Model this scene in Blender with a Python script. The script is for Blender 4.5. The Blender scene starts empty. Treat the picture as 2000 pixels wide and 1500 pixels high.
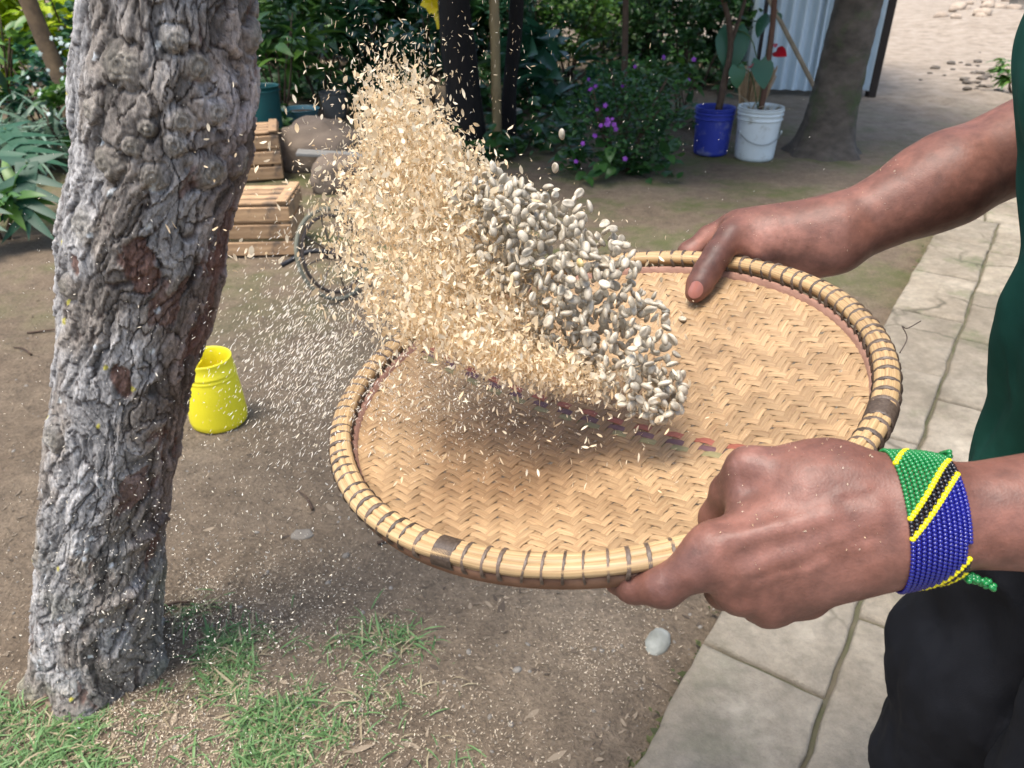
import bpy, bmesh, math, random
import numpy as np
from mathutils import Matrix, Vector

# ---------------------------------------------------------------- camera, sky, sun, exposure
sc = bpy.context.scene
CAM_H = 1.4
FPX = 1502.0                                  # focal length in pixels of a 2000 px wide frame
PITCH = math.radians(30)
cam_d = bpy.data.cameras.new('camera')
cam = bpy.data.objects.new('camera', cam_d)
sc.collection.objects.link(cam)
cam.location = (0, 0, CAM_H)
cam.rotation_euler = (math.pi / 2 - PITCH, 0, 0)
cam_d.sensor_width = 36
cam_d.lens = 36 * FPX / 2000
cam_d.clip_start = 0.02
cam_d.clip_end = 500
cam_d.dof.use_dof = True
cam_d.dof.focus_distance = 0.70
cam_d.dof.aperture_fstop = 13.0
sc.camera = cam

SUN_EL, SUN_AZ = math.radians(72), math.radians(-125)   # azimuth measured from +y towards +x
world = bpy.data.worlds.new('World')
sc.world = world
world.use_nodes = True
wn = world.node_tree
bg = wn.nodes['Background']
sky = wn.nodes.new('ShaderNodeTexSky')
sky.sky_type = 'NISHITA'
sky.sun_disc = False
sky.sun_elevation = SUN_EL
sky.sun_rotation = SUN_AZ
sky.air_density = 1.0
sky.dust_density = 3.0
wn.links.new(sky.outputs[0], bg.inputs[0])
bg.inputs[1].default_value = 0.13
sun_d = bpy.data.lights.new('sun', 'SUN')
sun_d.energy = 2.0
sun_d.angle = math.radians(26)
sun_d.color = (1.0, 0.95, 0.88)
sun = bpy.data.objects.new('sun', sun_d)
sc.collection.objects.link(sun)
sd = Vector((math.sin(SUN_AZ) * math.cos(SUN_EL), math.cos(SUN_AZ) * math.cos(SUN_EL), math.sin(SUN_EL)))
sun.rotation_euler = sd.to_track_quat('Z', 'Y').to_euler()
sun.location = sd * 20
vs = sc.view_settings
vs.view_transform = 'Standard'
vs.look = 'None'
vs.gamma = 1.0
vs.exposure = 1.42
vs.use_curve_mapping = False
sc.cycles.max_bounces = 6
sc.cycles.diffuse_bounces = 3
sc.cycles.transparent_max_bounces = 6
sc.cycles.use_denoising = True

# ---------------------------------------------------------------- helpers
rng = np.random.default_rng(7)
random.seed(7)
COL = sc.collection
CAMP = np.array([0, 0, CAM_H])
AX_R = np.array([1.0, 0, 0])
AX_F = np.array([0, math.cos(PITCH), -math.sin(PITCH)])
AX_U = np.array([0, math.sin(PITCH), math.cos(PITCH)])

def ray(px, py):
    return (px - 1000) / FPX * AX_R + AX_F - (py - 750) / FPX * AX_U

def at(px, py, d):                            # a place in the scene from its bearing and its depth in metres
    return CAMP + d * ray(px, py)

def gnd(px, py, z=0.0):
    r = ray(px, py)
    return CAMP + r * ((z - CAM_H) / r[2])

def aty(px, py, y):                           # on the vertical plane y = const
    r = ray(px, py)
    return CAMP + r * (y / r[1])

def proj(P):
    q = np.asarray(P) - CAMP
    d = q @ AX_F
    return np.stack([1000 + FPX * (q @ AX_R) / d, 750 - FPX * (q @ AX_U) / d, d], -1)

def fade(t):
    return t * t * t * (t * (t * 6 - 15) + 10)

def _hash(ix, iy, iz, seed):
    h = (ix.astype(np.int64) * 73856093) ^ (iy.astype(np.int64) * 19349663) ^ (iz.astype(np.int64) * 83492791) ^ (seed * 2654435)
    h = (h ^ (h >> 13)) * 1274126177
    h = h & 0x7fffffff
    h = (h ^ (h >> 15)) * 69069 & 0x7fffffff
    return (h & 0xffff) / 65535.0

def vnoise(x, y, z, seed=0):                  # value noise, -1..1
    x0, y0, z0 = np.floor(x), np.floor(y), np.floor(z)
    fx, fy, fz = fade(x - x0), fade(y - y0), fade(z - z0)
    r = 0
    for dx in (0, 1):
        for dy in (0, 1):
            for dz in (0, 1):
                w = (fx if dx else 1 - fx) * (fy if dy else 1 - fy) * (fz if dz else 1 - fz)
                r = r + w * _hash(x0 + dx, y0 + dy, z0 + dz, seed)
    return r * 2 - 1

def fbm(x, y, z, oct=4, seed=0, gain=0.5):
    r, a, f = 0, 1.0, 1.0
    for o in range(oct):
        r = r + a * vnoise(x * f, y * f, z * f, seed + o * 17)
        a *= gain
        f *= 2.03
    return r

def worley(x, y, seed=0, jit=0.9):            # F1, F2, id, and offset from the nearest seed
    x0, y0 = np.floor(x), np.floor(y)
    F1 = np.full(x.shape, 9.0); F2 = np.full(x.shape, 9.0)
    idx = np.zeros(x.shape); ox = np.zeros(x.shape); oy = np.zeros(x.shape)
    for dx in (-1, 0, 1):
        for dy in (-1, 0, 1):
            cx, cy = x0 + dx, y0 + dy
            zz = np.zeros_like(cx)
            sx = cx + 0.5 + jit * (_hash(cx, cy, zz, seed) - 0.5)
            sy = cy + 0.5 + jit * (_hash(cx, cy, zz, seed + 5) - 0.5)
            d = np.hypot(x - sx, y - sy)
            near = d < F1
            F2 = np.where(near, F1, np.minimum(F2, d))
            idx = np.where(near, _hash(cx, cy, zz, seed + 9), idx)
            ox = np.where(near, x - sx, ox); oy = np.where(near, y - sy, oy)
            F1 = np.where(near, d, F1)
    return F1, F2, idx, ox, oy

def sstep(a, b, x):
    t = np.clip((x - a) / (b - a), 0, 1)
    return t * t * (3 - 2 * t)

def mesh(name, V, Fs, mat=None, smooth=True, attrs=None, uv=None, mats=None, midx=None):
    me = bpy.data.meshes.new(name)
    V = np.asarray(V, dtype=np.float32)
    me.vertices.add(len(V))
    me.vertices.foreach_set('co', V.ravel())
    if isinstance(Fs, np.ndarray):
        k = Fs.shape[1]
        nf = len(Fs)
        loops = Fs.ravel()
        starts = np.arange(nf) * k
    else:
        lens = [len(f) for f in Fs]
        nf = len(Fs)
        loops = np.array([i for f in Fs for i in f])
        starts = np.concatenate([[0], np.cumsum(lens)[:-1]]) if nf else np.array([])
    me.loops.add(len(loops))
    me.loops.foreach_set('vertex_index', loops.astype(np.int32))
    me.polygons.add(nf)
    me.polygons.foreach_set('loop_start', starts.astype(np.int32))
    if smooth:
        me.polygons.foreach_set('use_smooth', np.ones(nf, dtype=bool))
    me.update(calc_edges=True)
    if attrs:
        for an, arr in attrs.items():
            arr = np.asarray(arr, dtype=np.float32)
            if arr.ndim == 1:
                a = me.attributes.new(an, 'FLOAT', 'POINT'); a.data.foreach_set('value', arr)
            else:
                if arr.shape[1] == 3:
                    arr = np.concatenate([arr, np.ones((len(arr), 1), np.float32)], 1)
                a = me.attributes.new(an, 'FLOAT_COLOR', 'POINT'); a.data.foreach_set('color', arr.ravel())
    if uv is not None:
        l = me.uv_layers.new(name='UVMap')
        l.data.foreach_set('uv', np.asarray(uv, np.float32)[loops].ravel())
    for m in (mats or ([mat] if mat else [])):
        me.materials.append(m)
    if midx is not None:
        me.polygons.foreach_set('material_index', np.asarray(midx, np.int32))
    me.validate()
    return me

def group_part(name, parent):               # a part that only gathers its own pieces
    o = bpy.data.objects.new(name, None); o.empty_display_size = 0.03
    COL.objects.link(o); o.parent = parent
    return o

def link(name, data, parent=None):
    o = bpy.data.objects.new(name, data)
    COL.objects.link(o)
    if parent is not None:
        o.parent = parent
        o.matrix_parent_inverse = parent_world(parent).inverted()
    return o

def parent_world(p):
    m = p.matrix_basis.copy()
    if p.parent is not None:
        m = parent_world(p.parent) @ p.matrix_parent_inverse @ m
    return m

def obj(name, V, Fs, mat=None, parent=None, **kw):
    return link(name, mesh(name, V, Fs, mat, **kw), parent)

def tag(o, label=None, cat=None, group=None, kind=None):
    if label: o['label'] = label
    if cat: o['category'] = cat
    if group: o['group'] = group
    if kind: o['kind'] = kind
    return o

def thing(name, label, cat, loc=(0, 0, 0), group=None):
    e = bpy.data.objects.new(name, None)
    e.empty_display_size = 0.05
    COL.objects.link(e)
    e.location = [float(c) for c in loc]
    return tag(e, label, cat, group)

def grid_faces(nu, nv, wrap_u=False, wrap_v=False):   # vertices laid out [u][v]
    iu = np.arange(nu if wrap_u else nu - 1); iv = np.arange(nv if wrap_v else nv - 1)
    a, b = np.meshgrid(iu, iv, indexing='ij')
    a, b = a.ravel(), b.ravel()
    a2, b2 = (a + 1) % nu, (b + 1) % nv
    return np.stack([a * nv + b, a2 * nv + b, a2 * nv + b2, a * nv + b2], 1)

def frames(P):
    P = np.asarray(P, float)
    T = np.gradient(P, axis=0)
    T /= np.linalg.norm(T, axis=1)[:, None] + 1e-12
    ref = np.array([0, 0, 1.0]) if abs(T[0][2]) < 0.9 else np.array([1.0, 0, 0])
    N = np.zeros_like(P)
    n = np.cross(T[0], ref); n /= np.linalg.norm(n)
    for i in range(len(P)):
        n = n - T[i] * (n @ T[i]); n /= np.linalg.norm(n) + 1e-12
        N[i] = n
    return T, N, np.cross(T, N)

def sweep(P, r, n=8, closed=False, cap=True, lump=0.0, seed=0):
    P = np.asarray(P, float)
    r = np.broadcast_to(np.asarray(r, float), (len(P),))
    T, N, B = frames(P)
    if closed:
        T = np.roll(P, -1, 0) - np.roll(P, 1, 0); T /= np.linalg.norm(T, axis=1)[:, None]
        N = np.tile(np.array([0, 0, 1.0]), (len(P), 1)); N = N - T * (N * T).sum(1)[:, None]; N /= np.linalg.norm(N, axis=1)[:, None]
        B = np.cross(T, N)
    a = np.arange(n) * 2 * math.pi / n
    rr = r[:, None] * np.ones(n)[None]
    if lump:
        k = np.arange(len(P))[:, None]
        rr = rr * (1 + lump * vnoise(k * 0.35 + 0 * a[None], np.cos(a)[None] * 1.3 + 5 + 0 * k, np.sin(a)[None] * 1.3 + seed + 0 * k, seed))
    V = P[:, None] + rr[:, :, None] * (np.cos(a)[None, :, None] * N[:, None] + np.sin(a)[None, :, None] * B[:, None])
    F = grid_faces(len(P), n, closed, True)
    V = V.reshape(-1, 3)
    if cap and not closed:
        F = [tuple(f) for f in F] + [tuple(range(n))] + [tuple((len(P) - 1) * n + i for i in range(n - 1, -1, -1))]
    return V, F

def spline(P, n):                              # Catmull-Rom through the points
    P = np.asarray(P, float)
    Q = np.vstack([2 * P[0] - P[1], P, 2 * P[-1] - P[-2]])
    out = []
    segs = len(P) - 1
    for t in np.linspace(0, segs - 1e-9, n):
        i = int(t); f = t - i
        p0, p1, p2, p3 = Q[i], Q[i + 1], Q[i + 2], Q[i + 3]
        out.append(0.5 * (2 * p1 + (p2 - p0) * f + (2 * p0 - 5 * p1 + 4 * p2 - p3) * f * f + (3 * p1 - p0 - 3 * p2 + p3) * f ** 3))
    return np.array(out)

def lathe(prof, n=32, c=(0, 0, 0)):
    prof = np.asarray(prof, float)
    a = np.arange(n) * 2 * math.pi / n
    V = np.stack([prof[:, 0][:, None] * np.cos(a), prof[:, 0][:, None] * np.sin(a), prof[:, 1][:, None] + 0 * a], -1).reshape(-1, 3) + np.asarray(c)
    return V, grid_faces(len(prof), n, False, True)

def box_mesh(name, sx, sy, sz, mat, bev=0.004, segs=1):
    bm = bmesh.new()
    bmesh.ops.create_cube(bm, size=1.0)
    bmesh.ops.scale(bm, vec=(sx, sy, sz), verts=bm.verts)
    bmesh.ops.bevel(bm, geom=bm.edges[:], offset=bev, segments=segs, affect='EDGES')
    me = bpy.data.meshes.new(name)
    bm.to_mesh(me); bm.free()
    me.materials.append(mat)
    return me

def join(parts):                               # list of (V, F)
    Vs, Fs, o = [], [], 0
    for V, F in parts:
        Vs.append(np.asarray(V)); Fs += [tuple(int(i) + o for i in f) for f in F]
        o += len(V)
    return np.vstack(Vs), Fs

def rotm(rx, ry, rz):                          # many rotation matrices at once
    cx, sx, cy, sy, cz, sz = np.cos(rx), np.sin(rx), np.cos(ry), np.sin(ry), np.cos(rz), np.sin(rz)
    R = np.empty((len(cx), 3, 3))
    R[:, 0, 0] = cz * cy; R[:, 0, 1] = cz * sy * sx - sz * cx; R[:, 0, 2] = cz * sy * cx + sz * sx
    R[:, 1, 0] = sz * cy; R[:, 1, 1] = sz * sy * sx + cz * cx; R[:, 1, 2] = sz * sy * cx - cz * sx
    R[:, 2, 0] = -sy; R[:, 2, 1] = cy * sx; R[:, 2, 2] = cy * cx
    return R

def scatter(TV, TF, P, R, S):                  # copies of a small template as one array of faces
    N = len(P)
    S = np.asarray(S)
    if S.ndim == 1: S = np.repeat(S[:, None], 3, 1)
    V = np.einsum('nij,nkj->nki', R, TV[None] * S[:, None, :]) + P[:, None]
    F = (TF[None] + (np.arange(N) * len(TV))[:, None, None]).reshape(-1, TF.shape[1])
    return V.reshape(-1, 3), F

# ---------------------------------------------------------------- materials
def nodes(name):
    m = bpy.data.materials.new(name)
    m.use_nodes = True
    nt = m.node_tree
    return m, nt, nt.nodes['Principled BSDF']

def N(nt, t, **kw):
    n = nt.nodes.new(t)
    for k, v in kw.items():
        if k.startswith('_'):
            setattr(n, k[1:], v)
        else:
            n.inputs[k.replace('__', ' ')].default_value = v
    return n

def ramp(nt, fac, stops):
    r = nt.nodes.new('ShaderNodeValToRGB')
    e = r.color_ramp.elements
    while len(e) < len(stops): e.new(0.5)
    for i, (p, c) in enumerate(stops):
        e[i].position = p; e[i].color = (c[0], c[1], c[2], 1)
    nt.links.new(fac, r.inputs[0])
    return r.outputs[0]

def mixc(nt, fac, a, b, mode='MIX'):
    m = nt.nodes.new('ShaderNodeMix'); m.data_type = 'RGBA'; m.blend_type = mode
    for s, v in ((m.inputs[0], fac), (m.inputs[6], a), (m.inputs[7], b)):
        if hasattr(v, 'links'): nt.links.new(v, s)
        elif isinstance(v, (int, float)): s.default_value = v
        else: s.default_value = (v[0], v[1], v[2], 1)
    return m.outputs[2]

def coords(nt, stretch=(1, 1, 1), uv=False):
    tc = nt.nodes.new('ShaderNodeTexCoord')
    mp = nt.nodes.new('ShaderNodeMapping')
    mp.inputs['Scale'].default_value = stretch
    nt.links.new(tc.outputs['UV' if uv else 'Object'], mp.inputs[0])
    return mp.outputs[0]

def noise(nt, co, scale, detail=4, rough=0.55):
    n = nt.nodes.new('ShaderNodeTexNoise')
    n.inputs['Scale'].default_value = scale; n.inputs['Detail'].default_value = detail; n.inputs['Roughness'].default_value = rough
    nt.links.new(co, n.inputs['Vector'])
    return n.outputs[0]

def bump(nt, bs, h, strength, dist):
    b = nt.nodes.new('ShaderNodeBump')
    b.inputs['Strength'].default_value = strength; b.inputs['Distance'].default_value = dist
    nt.links.new(h, b.inputs['Height'])
    nt.links.new(b.outputs[0], bs.inputs['Normal'])
    return b

def simple(name, c1, c2=None, scale=20, rough=0.6, bstr=0.0, bdist=0.002, bscale=None, stretch=(1, 1, 1), rnd=0.0, spec=0.3, metal=0.0, uv=False, dirt=None):
    m, nt, bs = nodes(name)
    c2 = c2 or tuple(x * 0.7 for x in c1)
    co = coords(nt, stretch, uv)
    f = noise(nt, co, scale)
    c = ramp(nt, f, [(0.3, c2), (0.7, c1)])
    if dirt:
        f2 = noise(nt, coords(nt), dirt[1], 6, 0.65)
        c = mixc(nt, ramp(nt, f2, [(dirt[2], (0, 0, 0)), (dirt[2] + 0.15, (1, 1, 1))]), c, dirt[0])
    if rnd:
        oi = nt.nodes.new('ShaderNodeObjectInfo')
        hs = nt.nodes.new('ShaderNodeHueSaturation')
        mr = nt.nodes.new('ShaderNodeMapRange')
        mr.inputs['To Min'].default_value = 1 - rnd; mr.inputs['To Max'].default_value = 1 + rnd
        nt.links.new(oi.outputs['Random'], mr.inputs[0]); nt.links.new(mr.outputs[0], hs.inputs['Value']); nt.links.new(c, hs.inputs['Color'])
        c = hs.outputs[0]
    nt.links.new(c, bs.inputs['Base Color'])
    bs.inputs['Roughness'].default_value = rough
    bs.inputs['Specular IOR Level'].default_value = spec
    bs.inputs['Metallic'].default_value = metal
    if bstr:
        bump(nt, bs, noise(nt, co, bscale or scale * 3), bstr, bdist)
    return m

def leafmat(name, c1, c2, rough=0.45, trans=0.25, spec=0.4):
    m, nt, bs = nodes(name)
    at_ = nt.nodes.new('ShaderNodeAttribute'); at_.attribute_name = 'rnd'
    oi = nt.nodes.new('ShaderNodeObjectInfo')
    ad = nt.nodes.new('ShaderNodeMath'); ad.operation = 'ADD'
    nt.links.new(at_.outputs['Fac'], ad.inputs[0]); nt.links.new(oi.outputs['Random'], ad.inputs[1])
    fr = nt.nodes.new('ShaderNodeMath'); fr.operation = 'FRACT'
    nt.links.new(ad.outputs[0], fr.inputs[0])
    c = ramp(nt, fr.outputs[0], [(0.05, c2), (0.95, c1)])
    nt.links.new(c, bs.inputs['Base Color'])
    bs.inputs['Roughness'].default_value = rough
    bs.inputs['Specular IOR Level'].default_value = spec
    tr = nt.nodes.new('ShaderNodeBsdfTranslucent')
    nt.links.new(c, tr.inputs[0])
    mx = nt.nodes.new('ShaderNodeMixShader'); mx.inputs[0].default_value = trans
    nt.links.new(bs.outputs[0], mx.inputs[1]); nt.links.new(tr.outputs[0], mx.inputs[2])
    nt.links.new(mx.outputs[0], nt.nodes['Material Output'].inputs[0])
    return m

# ================================================================ the ground
def bed_mask(x, y):                            # where planting beds and deep shade plants stand
    return sstep(3.6, 5.0, y - 0.25 * np.abs(x))

def soil_z(x, y):
    z = 0.012 * fbm(x * 1.7, y * 1.7, 0 * x, 3, 3) + 0.004 * fbm(x * 9, y * 9, 0 * x, 3, 11)
    near = np.exp(-((x * x + (y - 2) ** 2) / 60))
    z = z * near
    z = z - 0.02 * sstep(-0.05, 0.25, x - 0.24 - 0.66 * (y - 0.925))       # the soil dips under the walkway
    # the heap of broken clods at the far right
    z = z + 0.35 * np.exp(-(((x - 10.5) / 2.6) ** 2 + ((y - 15.5) / 2.2) ** 2)) * (1 + 0.4 * fbm(x * 3, y * 3, 0 * x, 3, 5))
    z = z + 0.06 * np.exp(-(((x - 5.3) / 1.3) ** 2 + ((y - 8.0) / 1.0) ** 2)) * (1 + 0.8 * fbm(x * 6, y * 6, 0 * x, 3, 6))
    return z

def axis_pts(a, b, step, far, nfar):
    core = np.arange(a, b, step)
    lo = a - np.geomspace(step, far, nfar)[::-1]
    hi = core[-1] + np.geomspace(step, far, nfar)
    return np.concatenate([lo, core, hi])

gx = axis_pts(-3.2, 3.6, 0.022, 160, 60)
gy = axis_pts(0.2, 6.2, 0.022, 200, 60)
GX, GY = np.meshgrid(gx, gy, indexing='ij')
GZ = soil_z(GX, GY)

def ground_material():
    m, nt, bs = nodes('trodden_soil')
    tc = nt.nodes.new('ShaderNodeTexCoord')
    co = tc.outputs['Object']
    n1 = noise(nt, co, 1.1, 6, 0.6)
    n2 = noise(nt, co, 14, 8, 0.7)
    n3 = noise(nt, co, 90, 4, 0.7)
    c = ramp(nt, n1, [(0.3, (0.122, 0.092, 0.064)), (0.5, (0.176, 0.137, 0.097)), (0.72, (0.245, 0.197, 0.143))])
    c = mixc(nt, 0.55, c, ramp(nt, n2, [(0.3, (0.30, 0.29, 0.28)), (0.7, (0.85, 0.82, 0.78))]), 'OVERLAY')
    c = mixc(nt, 0.45, c, ramp(nt, n3, [(0.35, (0.2, 0.2, 0.2)), (0.7, (0.8, 0.8, 0.8))]), 'OVERLAY')
    # moss that has spread over the damp ground around the beds
    sx = nt.nodes.new('ShaderNodeSeparateXYZ'); nt.links.new(co, sx.inputs[0])
    def mr(sock, a, b, lo=0.0, hi=1.0):
        r = nt.nodes.new('ShaderNodeMapRange'); r.interpolation_type = 'SMOOTHSTEP'
        r.inputs[1].default_value = a; r.inputs[2].default_value = b; r.inputs[3].default_value = lo; r.inputs[4].default_value = hi
        nt.links.new(sock, r.inputs[0]); return r.outputs[0]
    def mul(a, b):
        r = nt.nodes.new('ShaderNodeMath'); r.operation = 'MULTIPLY'
        nt.links.new(a, r.inputs[0]); nt.links.new(b, r.inputs[1]); return r.outputs[0]
    mossn = ramp(nt, noise(nt, co, 2.2, 7, 0.65), [(0.46, (0, 0, 0)), (0.62, (1, 1, 1))])
    mossb = nt.nodes.new('ShaderNodeRGBToBW'); nt.links.new(mossn, mossb.inputs[0])
    my = mul(mr(sx.outputs[1], 2.2, 3.8), mr(sx.outputs[1], 6.5, 9.0, 1.0, 0.15))
    moss = mul(mossb.outputs[0], my)
    moss2 = nt.nodes.new('ShaderNodeMath'); moss2.operation = 'MULTIPLY'; moss2.inputs[1].default_value = 0.75
    nt.links.new(moss, moss2.inputs[0])
    c = mixc(nt, moss2.outputs[0], c, (0.085, 0.105, 0.030))
    # dry pale earth of the open yard beyond the shed
    dry = mul(mr(sx.outputs[0], 1.6, 3.6), mr(sx.outputs[1], 4.0, 9.5))
    dn = mul(dry, mr(noise(nt, co, 0.8, 5, 0.6), 0.15, 0.5, 0.55, 1.0))
    c = mixc(nt, dn, c, ramp(nt, noise(nt, co, 5, 8, 0.7), [(0.3, (0.200, 0.160, 0.118)), (0.5, (0.320, 0.262, 0.200)), (0.7, (0.42, 0.355, 0.285))]))
    nt.links.new(c, bs.inputs['Base Color'])
    bs.inputs['Roughness'].default_value = 0.92
    bs.inputs['Specular IOR Level'].default_value = 0.15
    ad = nt.nodes.new('ShaderNodeMath'); ad.operation = 'ADD'
    nt.links.new(n2, ad.inputs[0]); nt.links.new(n3, ad.inputs[1])
    bump(nt, bs, ad.outputs[0], 0.9, 0.018)
    return m

g = obj('ground', np.stack([GX, GY, GZ], -1).reshape(-1, 3), grid_faces(len(gx), len(gy)), ground_material())
tag(g, 'bare trodden brown soil with mossy patches and pale dry earth behind', None, kind='structure')

# ================================================================ the walkway of concrete slabs
def clip_poly(poly, n, c):                     # keep points with p.n <= c
    out = []
    for i in range(len(poly)):
        a, b = poly[i], poly[(i + 1) % len(poly)]
        da, db = a @ n - c, b @ n - c
        if da <= 0: out.append(a)
        if (da < 0) != (db < 0) and abs(da - db) > 1e-12: out.append(a + (b - a) * da / (da - db))
    return out

PU = np.array([0.553, 0.833])                  # along the walkway, away from the camera
PV = np.array([0.833, -0.553])                 # across it, to the right
P0 = np.array([0.245, 0.925])
def concrete():
    m, nt, bs = nodes('worn_concrete')
    tc = nt.nodes.new('ShaderNodeTexCoord'); geo = nt.nodes.new('ShaderNodeNewGeometry')
    co = geo.outputs['Position']
    n1 = noise(nt, co, 2.4, 6, 0.6); n2 = noise(nt, co, 26, 8, 0.72); n3 = noise(nt, co, 160, 3, 0.6)
    c = ramp(nt, n1, [(0.28, (0.170, 0.140, 0.100)), (0.5, (0.250, 0.212, 0.158)), (0.72, (0.335, 0.292, 0.225))])
    c = mixc(nt, 0.45, c, ramp(nt, n2, [(0.32, (0.25, 0.25, 0.24)), (0.68, (0.8, 0.79, 0.77))]), 'OVERLAY')
    mo = ramp(nt, noise(nt, co, 3.6, 8, 0.7), [(0.54, (0, 0, 0)), (0.66, (1, 1, 1))])
    sx = nt.nodes.new('ShaderNodeSeparateXYZ'); nt.links.new(co, sx.inputs[0])
    mr = nt.nodes.new('ShaderNodeMapRange'); mr.inputs[1].default_value = 1.4; mr.inputs[2].default_value = 3.0; mr.inputs[3].default_value = 0.25; mr.inputs[4].default_value = 0.75
    nt.links.new(sx.outputs[1], mr.inputs[0])
    bw = nt.nodes.new('ShaderNodeMath'); bw.operation = 'MULTIPLY'
    nt.links.new(mo, bw.inputs[0]); nt.links.new(mr.outputs[0], bw.inputs[1])
    c = mixc(nt, bw.outputs[0], c, (0.12, 0.135, 0.065))
    # hairline cracks and dark water stains
    wn_ = nt.nodes.new('ShaderNodeTexNoise'); wn_.inputs['Scale'].default_value = 6; wn_.inputs['Detail'].default_value = 6
    nt.links.new(co, wn_.inputs['Vector'])
    wa_ = nt.nodes.new('ShaderNodeVectorMath'); wa_.operation = 'MULTIPLY_ADD'; wa_.inputs[1].default_value = (0.16, 0.16, 0.16)
    nt.links.new(wn_.outputs['Color'], wa_.inputs[0]); nt.links.new(co, wa_.inputs[2])
    vo = nt.nodes.new('ShaderNodeTexVoronoi'); vo.feature = 'DISTANCE_TO_EDGE'; vo.inputs['Scale'].default_value = 2.6
    nt.links.new(wa_.outputs[0], vo.inputs['Vector'])
    ck = ramp(nt, vo.outputs['Distance'], [(0.0, (1, 1, 1)), (0.032, (0, 0, 0))])
    pn = ramp(nt, noise(nt, co, 1.6, 3, 0.5), [(0.45, (0, 0, 0)), (0.58, (1, 1, 1))])
    ckm = nt.nodes.new('ShaderNodeMath'); ckm.operation = 'MULTIPLY'; nt.links.new(ck, ckm.inputs[0]); nt.links.new(pn, ckm.inputs[1])
    c = mixc(nt, ckm.outputs[0], c, (0.075, 0.065, 0.045))
    stn = ramp(nt, noise(nt, co, 5.5, 9, 0.75), [(0.50, (0, 0, 0)), (0.72, (0.7, 0.7, 0.7))])
    sb_ = nt.nodes.new('ShaderNodeRGBToBW'); nt.links.new(stn, sb_.inputs[0])
    c = mixc(nt, sb_.outputs[0], c, (0.135, 0.115, 0.082))
    oi = nt.nodes.new('ShaderNodeObjectInfo')
    hs = nt.nodes.new('ShaderNodeHueSaturation'); m2 = nt.nodes.new('ShaderNodeMapRange')
    m2.inputs[3].default_value = 0.88; m2.inputs[4].default_value = 1.1
    nt.links.new(oi.outputs['Random'], m2.inputs[0]); nt.links.new(m2.outputs[0], hs.inputs['Value']); nt.links.new(c, hs.inputs['Color'])
    nt.links.new(hs.outputs[0], bs.inputs['Base Color'])
    bs.inputs['Roughness'].default_value = 0.88; bs.inputs['Specular IOR Level'].default_value = 0.2
    ad = nt.nodes.new('ShaderNodeMath'); ad.operation = 'ADD'
    nt.links.new(n2, ad.inputs[0]); nt.links.new(n3, ad.inputs[1])
    bump(nt, bs, ad.outputs[0], 0.55, 0.006)
    return m
M_CONC = concrete()
M_JOINT = simple('joint_soil', (0.17, 0.14, 0.10), (0.085, 0.095, 0.045), 9, 0.95, 0.5, 0.01)
near_rects = []
for iv in range(6):                            # the near stretch: courses of cast slabs laid in bond
    u0 = -1.8 + (-0.30 if iv % 2 else 0.0) + 0.02 * iv
    while u0 < 3.9:
        u1 = u0 + random.uniform(0.50, 0.60)
        if u1 > 3.7: u1 = 3.99
        near_rects.append((max(u0, -1.8), u1, 0.27 * iv, 0.27 * (iv + 1)))
        u0 = u1
seeds = [((a + b) / 2, (c + d) / 2) for a, b, c, d in near_rects]
nr = len(seeds)
while len(seeds) < nr + 90:                   # beyond: cracked, irregular pieces
    q = (random.uniform(4.0, 10.0), random.uniform(0.0, 1.62))
    s = 0.24 if q[0] < 5 else 0.34
    if all((q[0] - a) ** 2 + (q[1] - b) ** 2 > s * s for a, b in seeds[nr:]) or random.random() < 0.01:
        seeds.append(q)
seeds = np.array(seeds)
path = tag(link('path', None), 'raised walkway of cracked pale concrete slabs running beside the bare soil', None, kind='structure')
base_uv = np.array([(-1.8, 0.0), (10.2, 0.0), (10.2, 1.66), (-1.8, 1.66)])
bv = np.array([P0 + PU * (u) + PV * (v + 0.03) for u, v in base_uv])
nb = 60
bu = np.linspace(-1.75, 10.1, nb)
V, F = [], []
for k, u in enumerate(bu):
    for v, z in ((0.035, -0.05), (0.03, 0.044), (1.62, 0.044), (1.64, -0.05)):
        p = P0 + PU * u + PV * v; V.append((p[0], p[1], z))
obj('joint_bed', V, grid_faces(nb, 4), M_JOINT, path)
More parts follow.
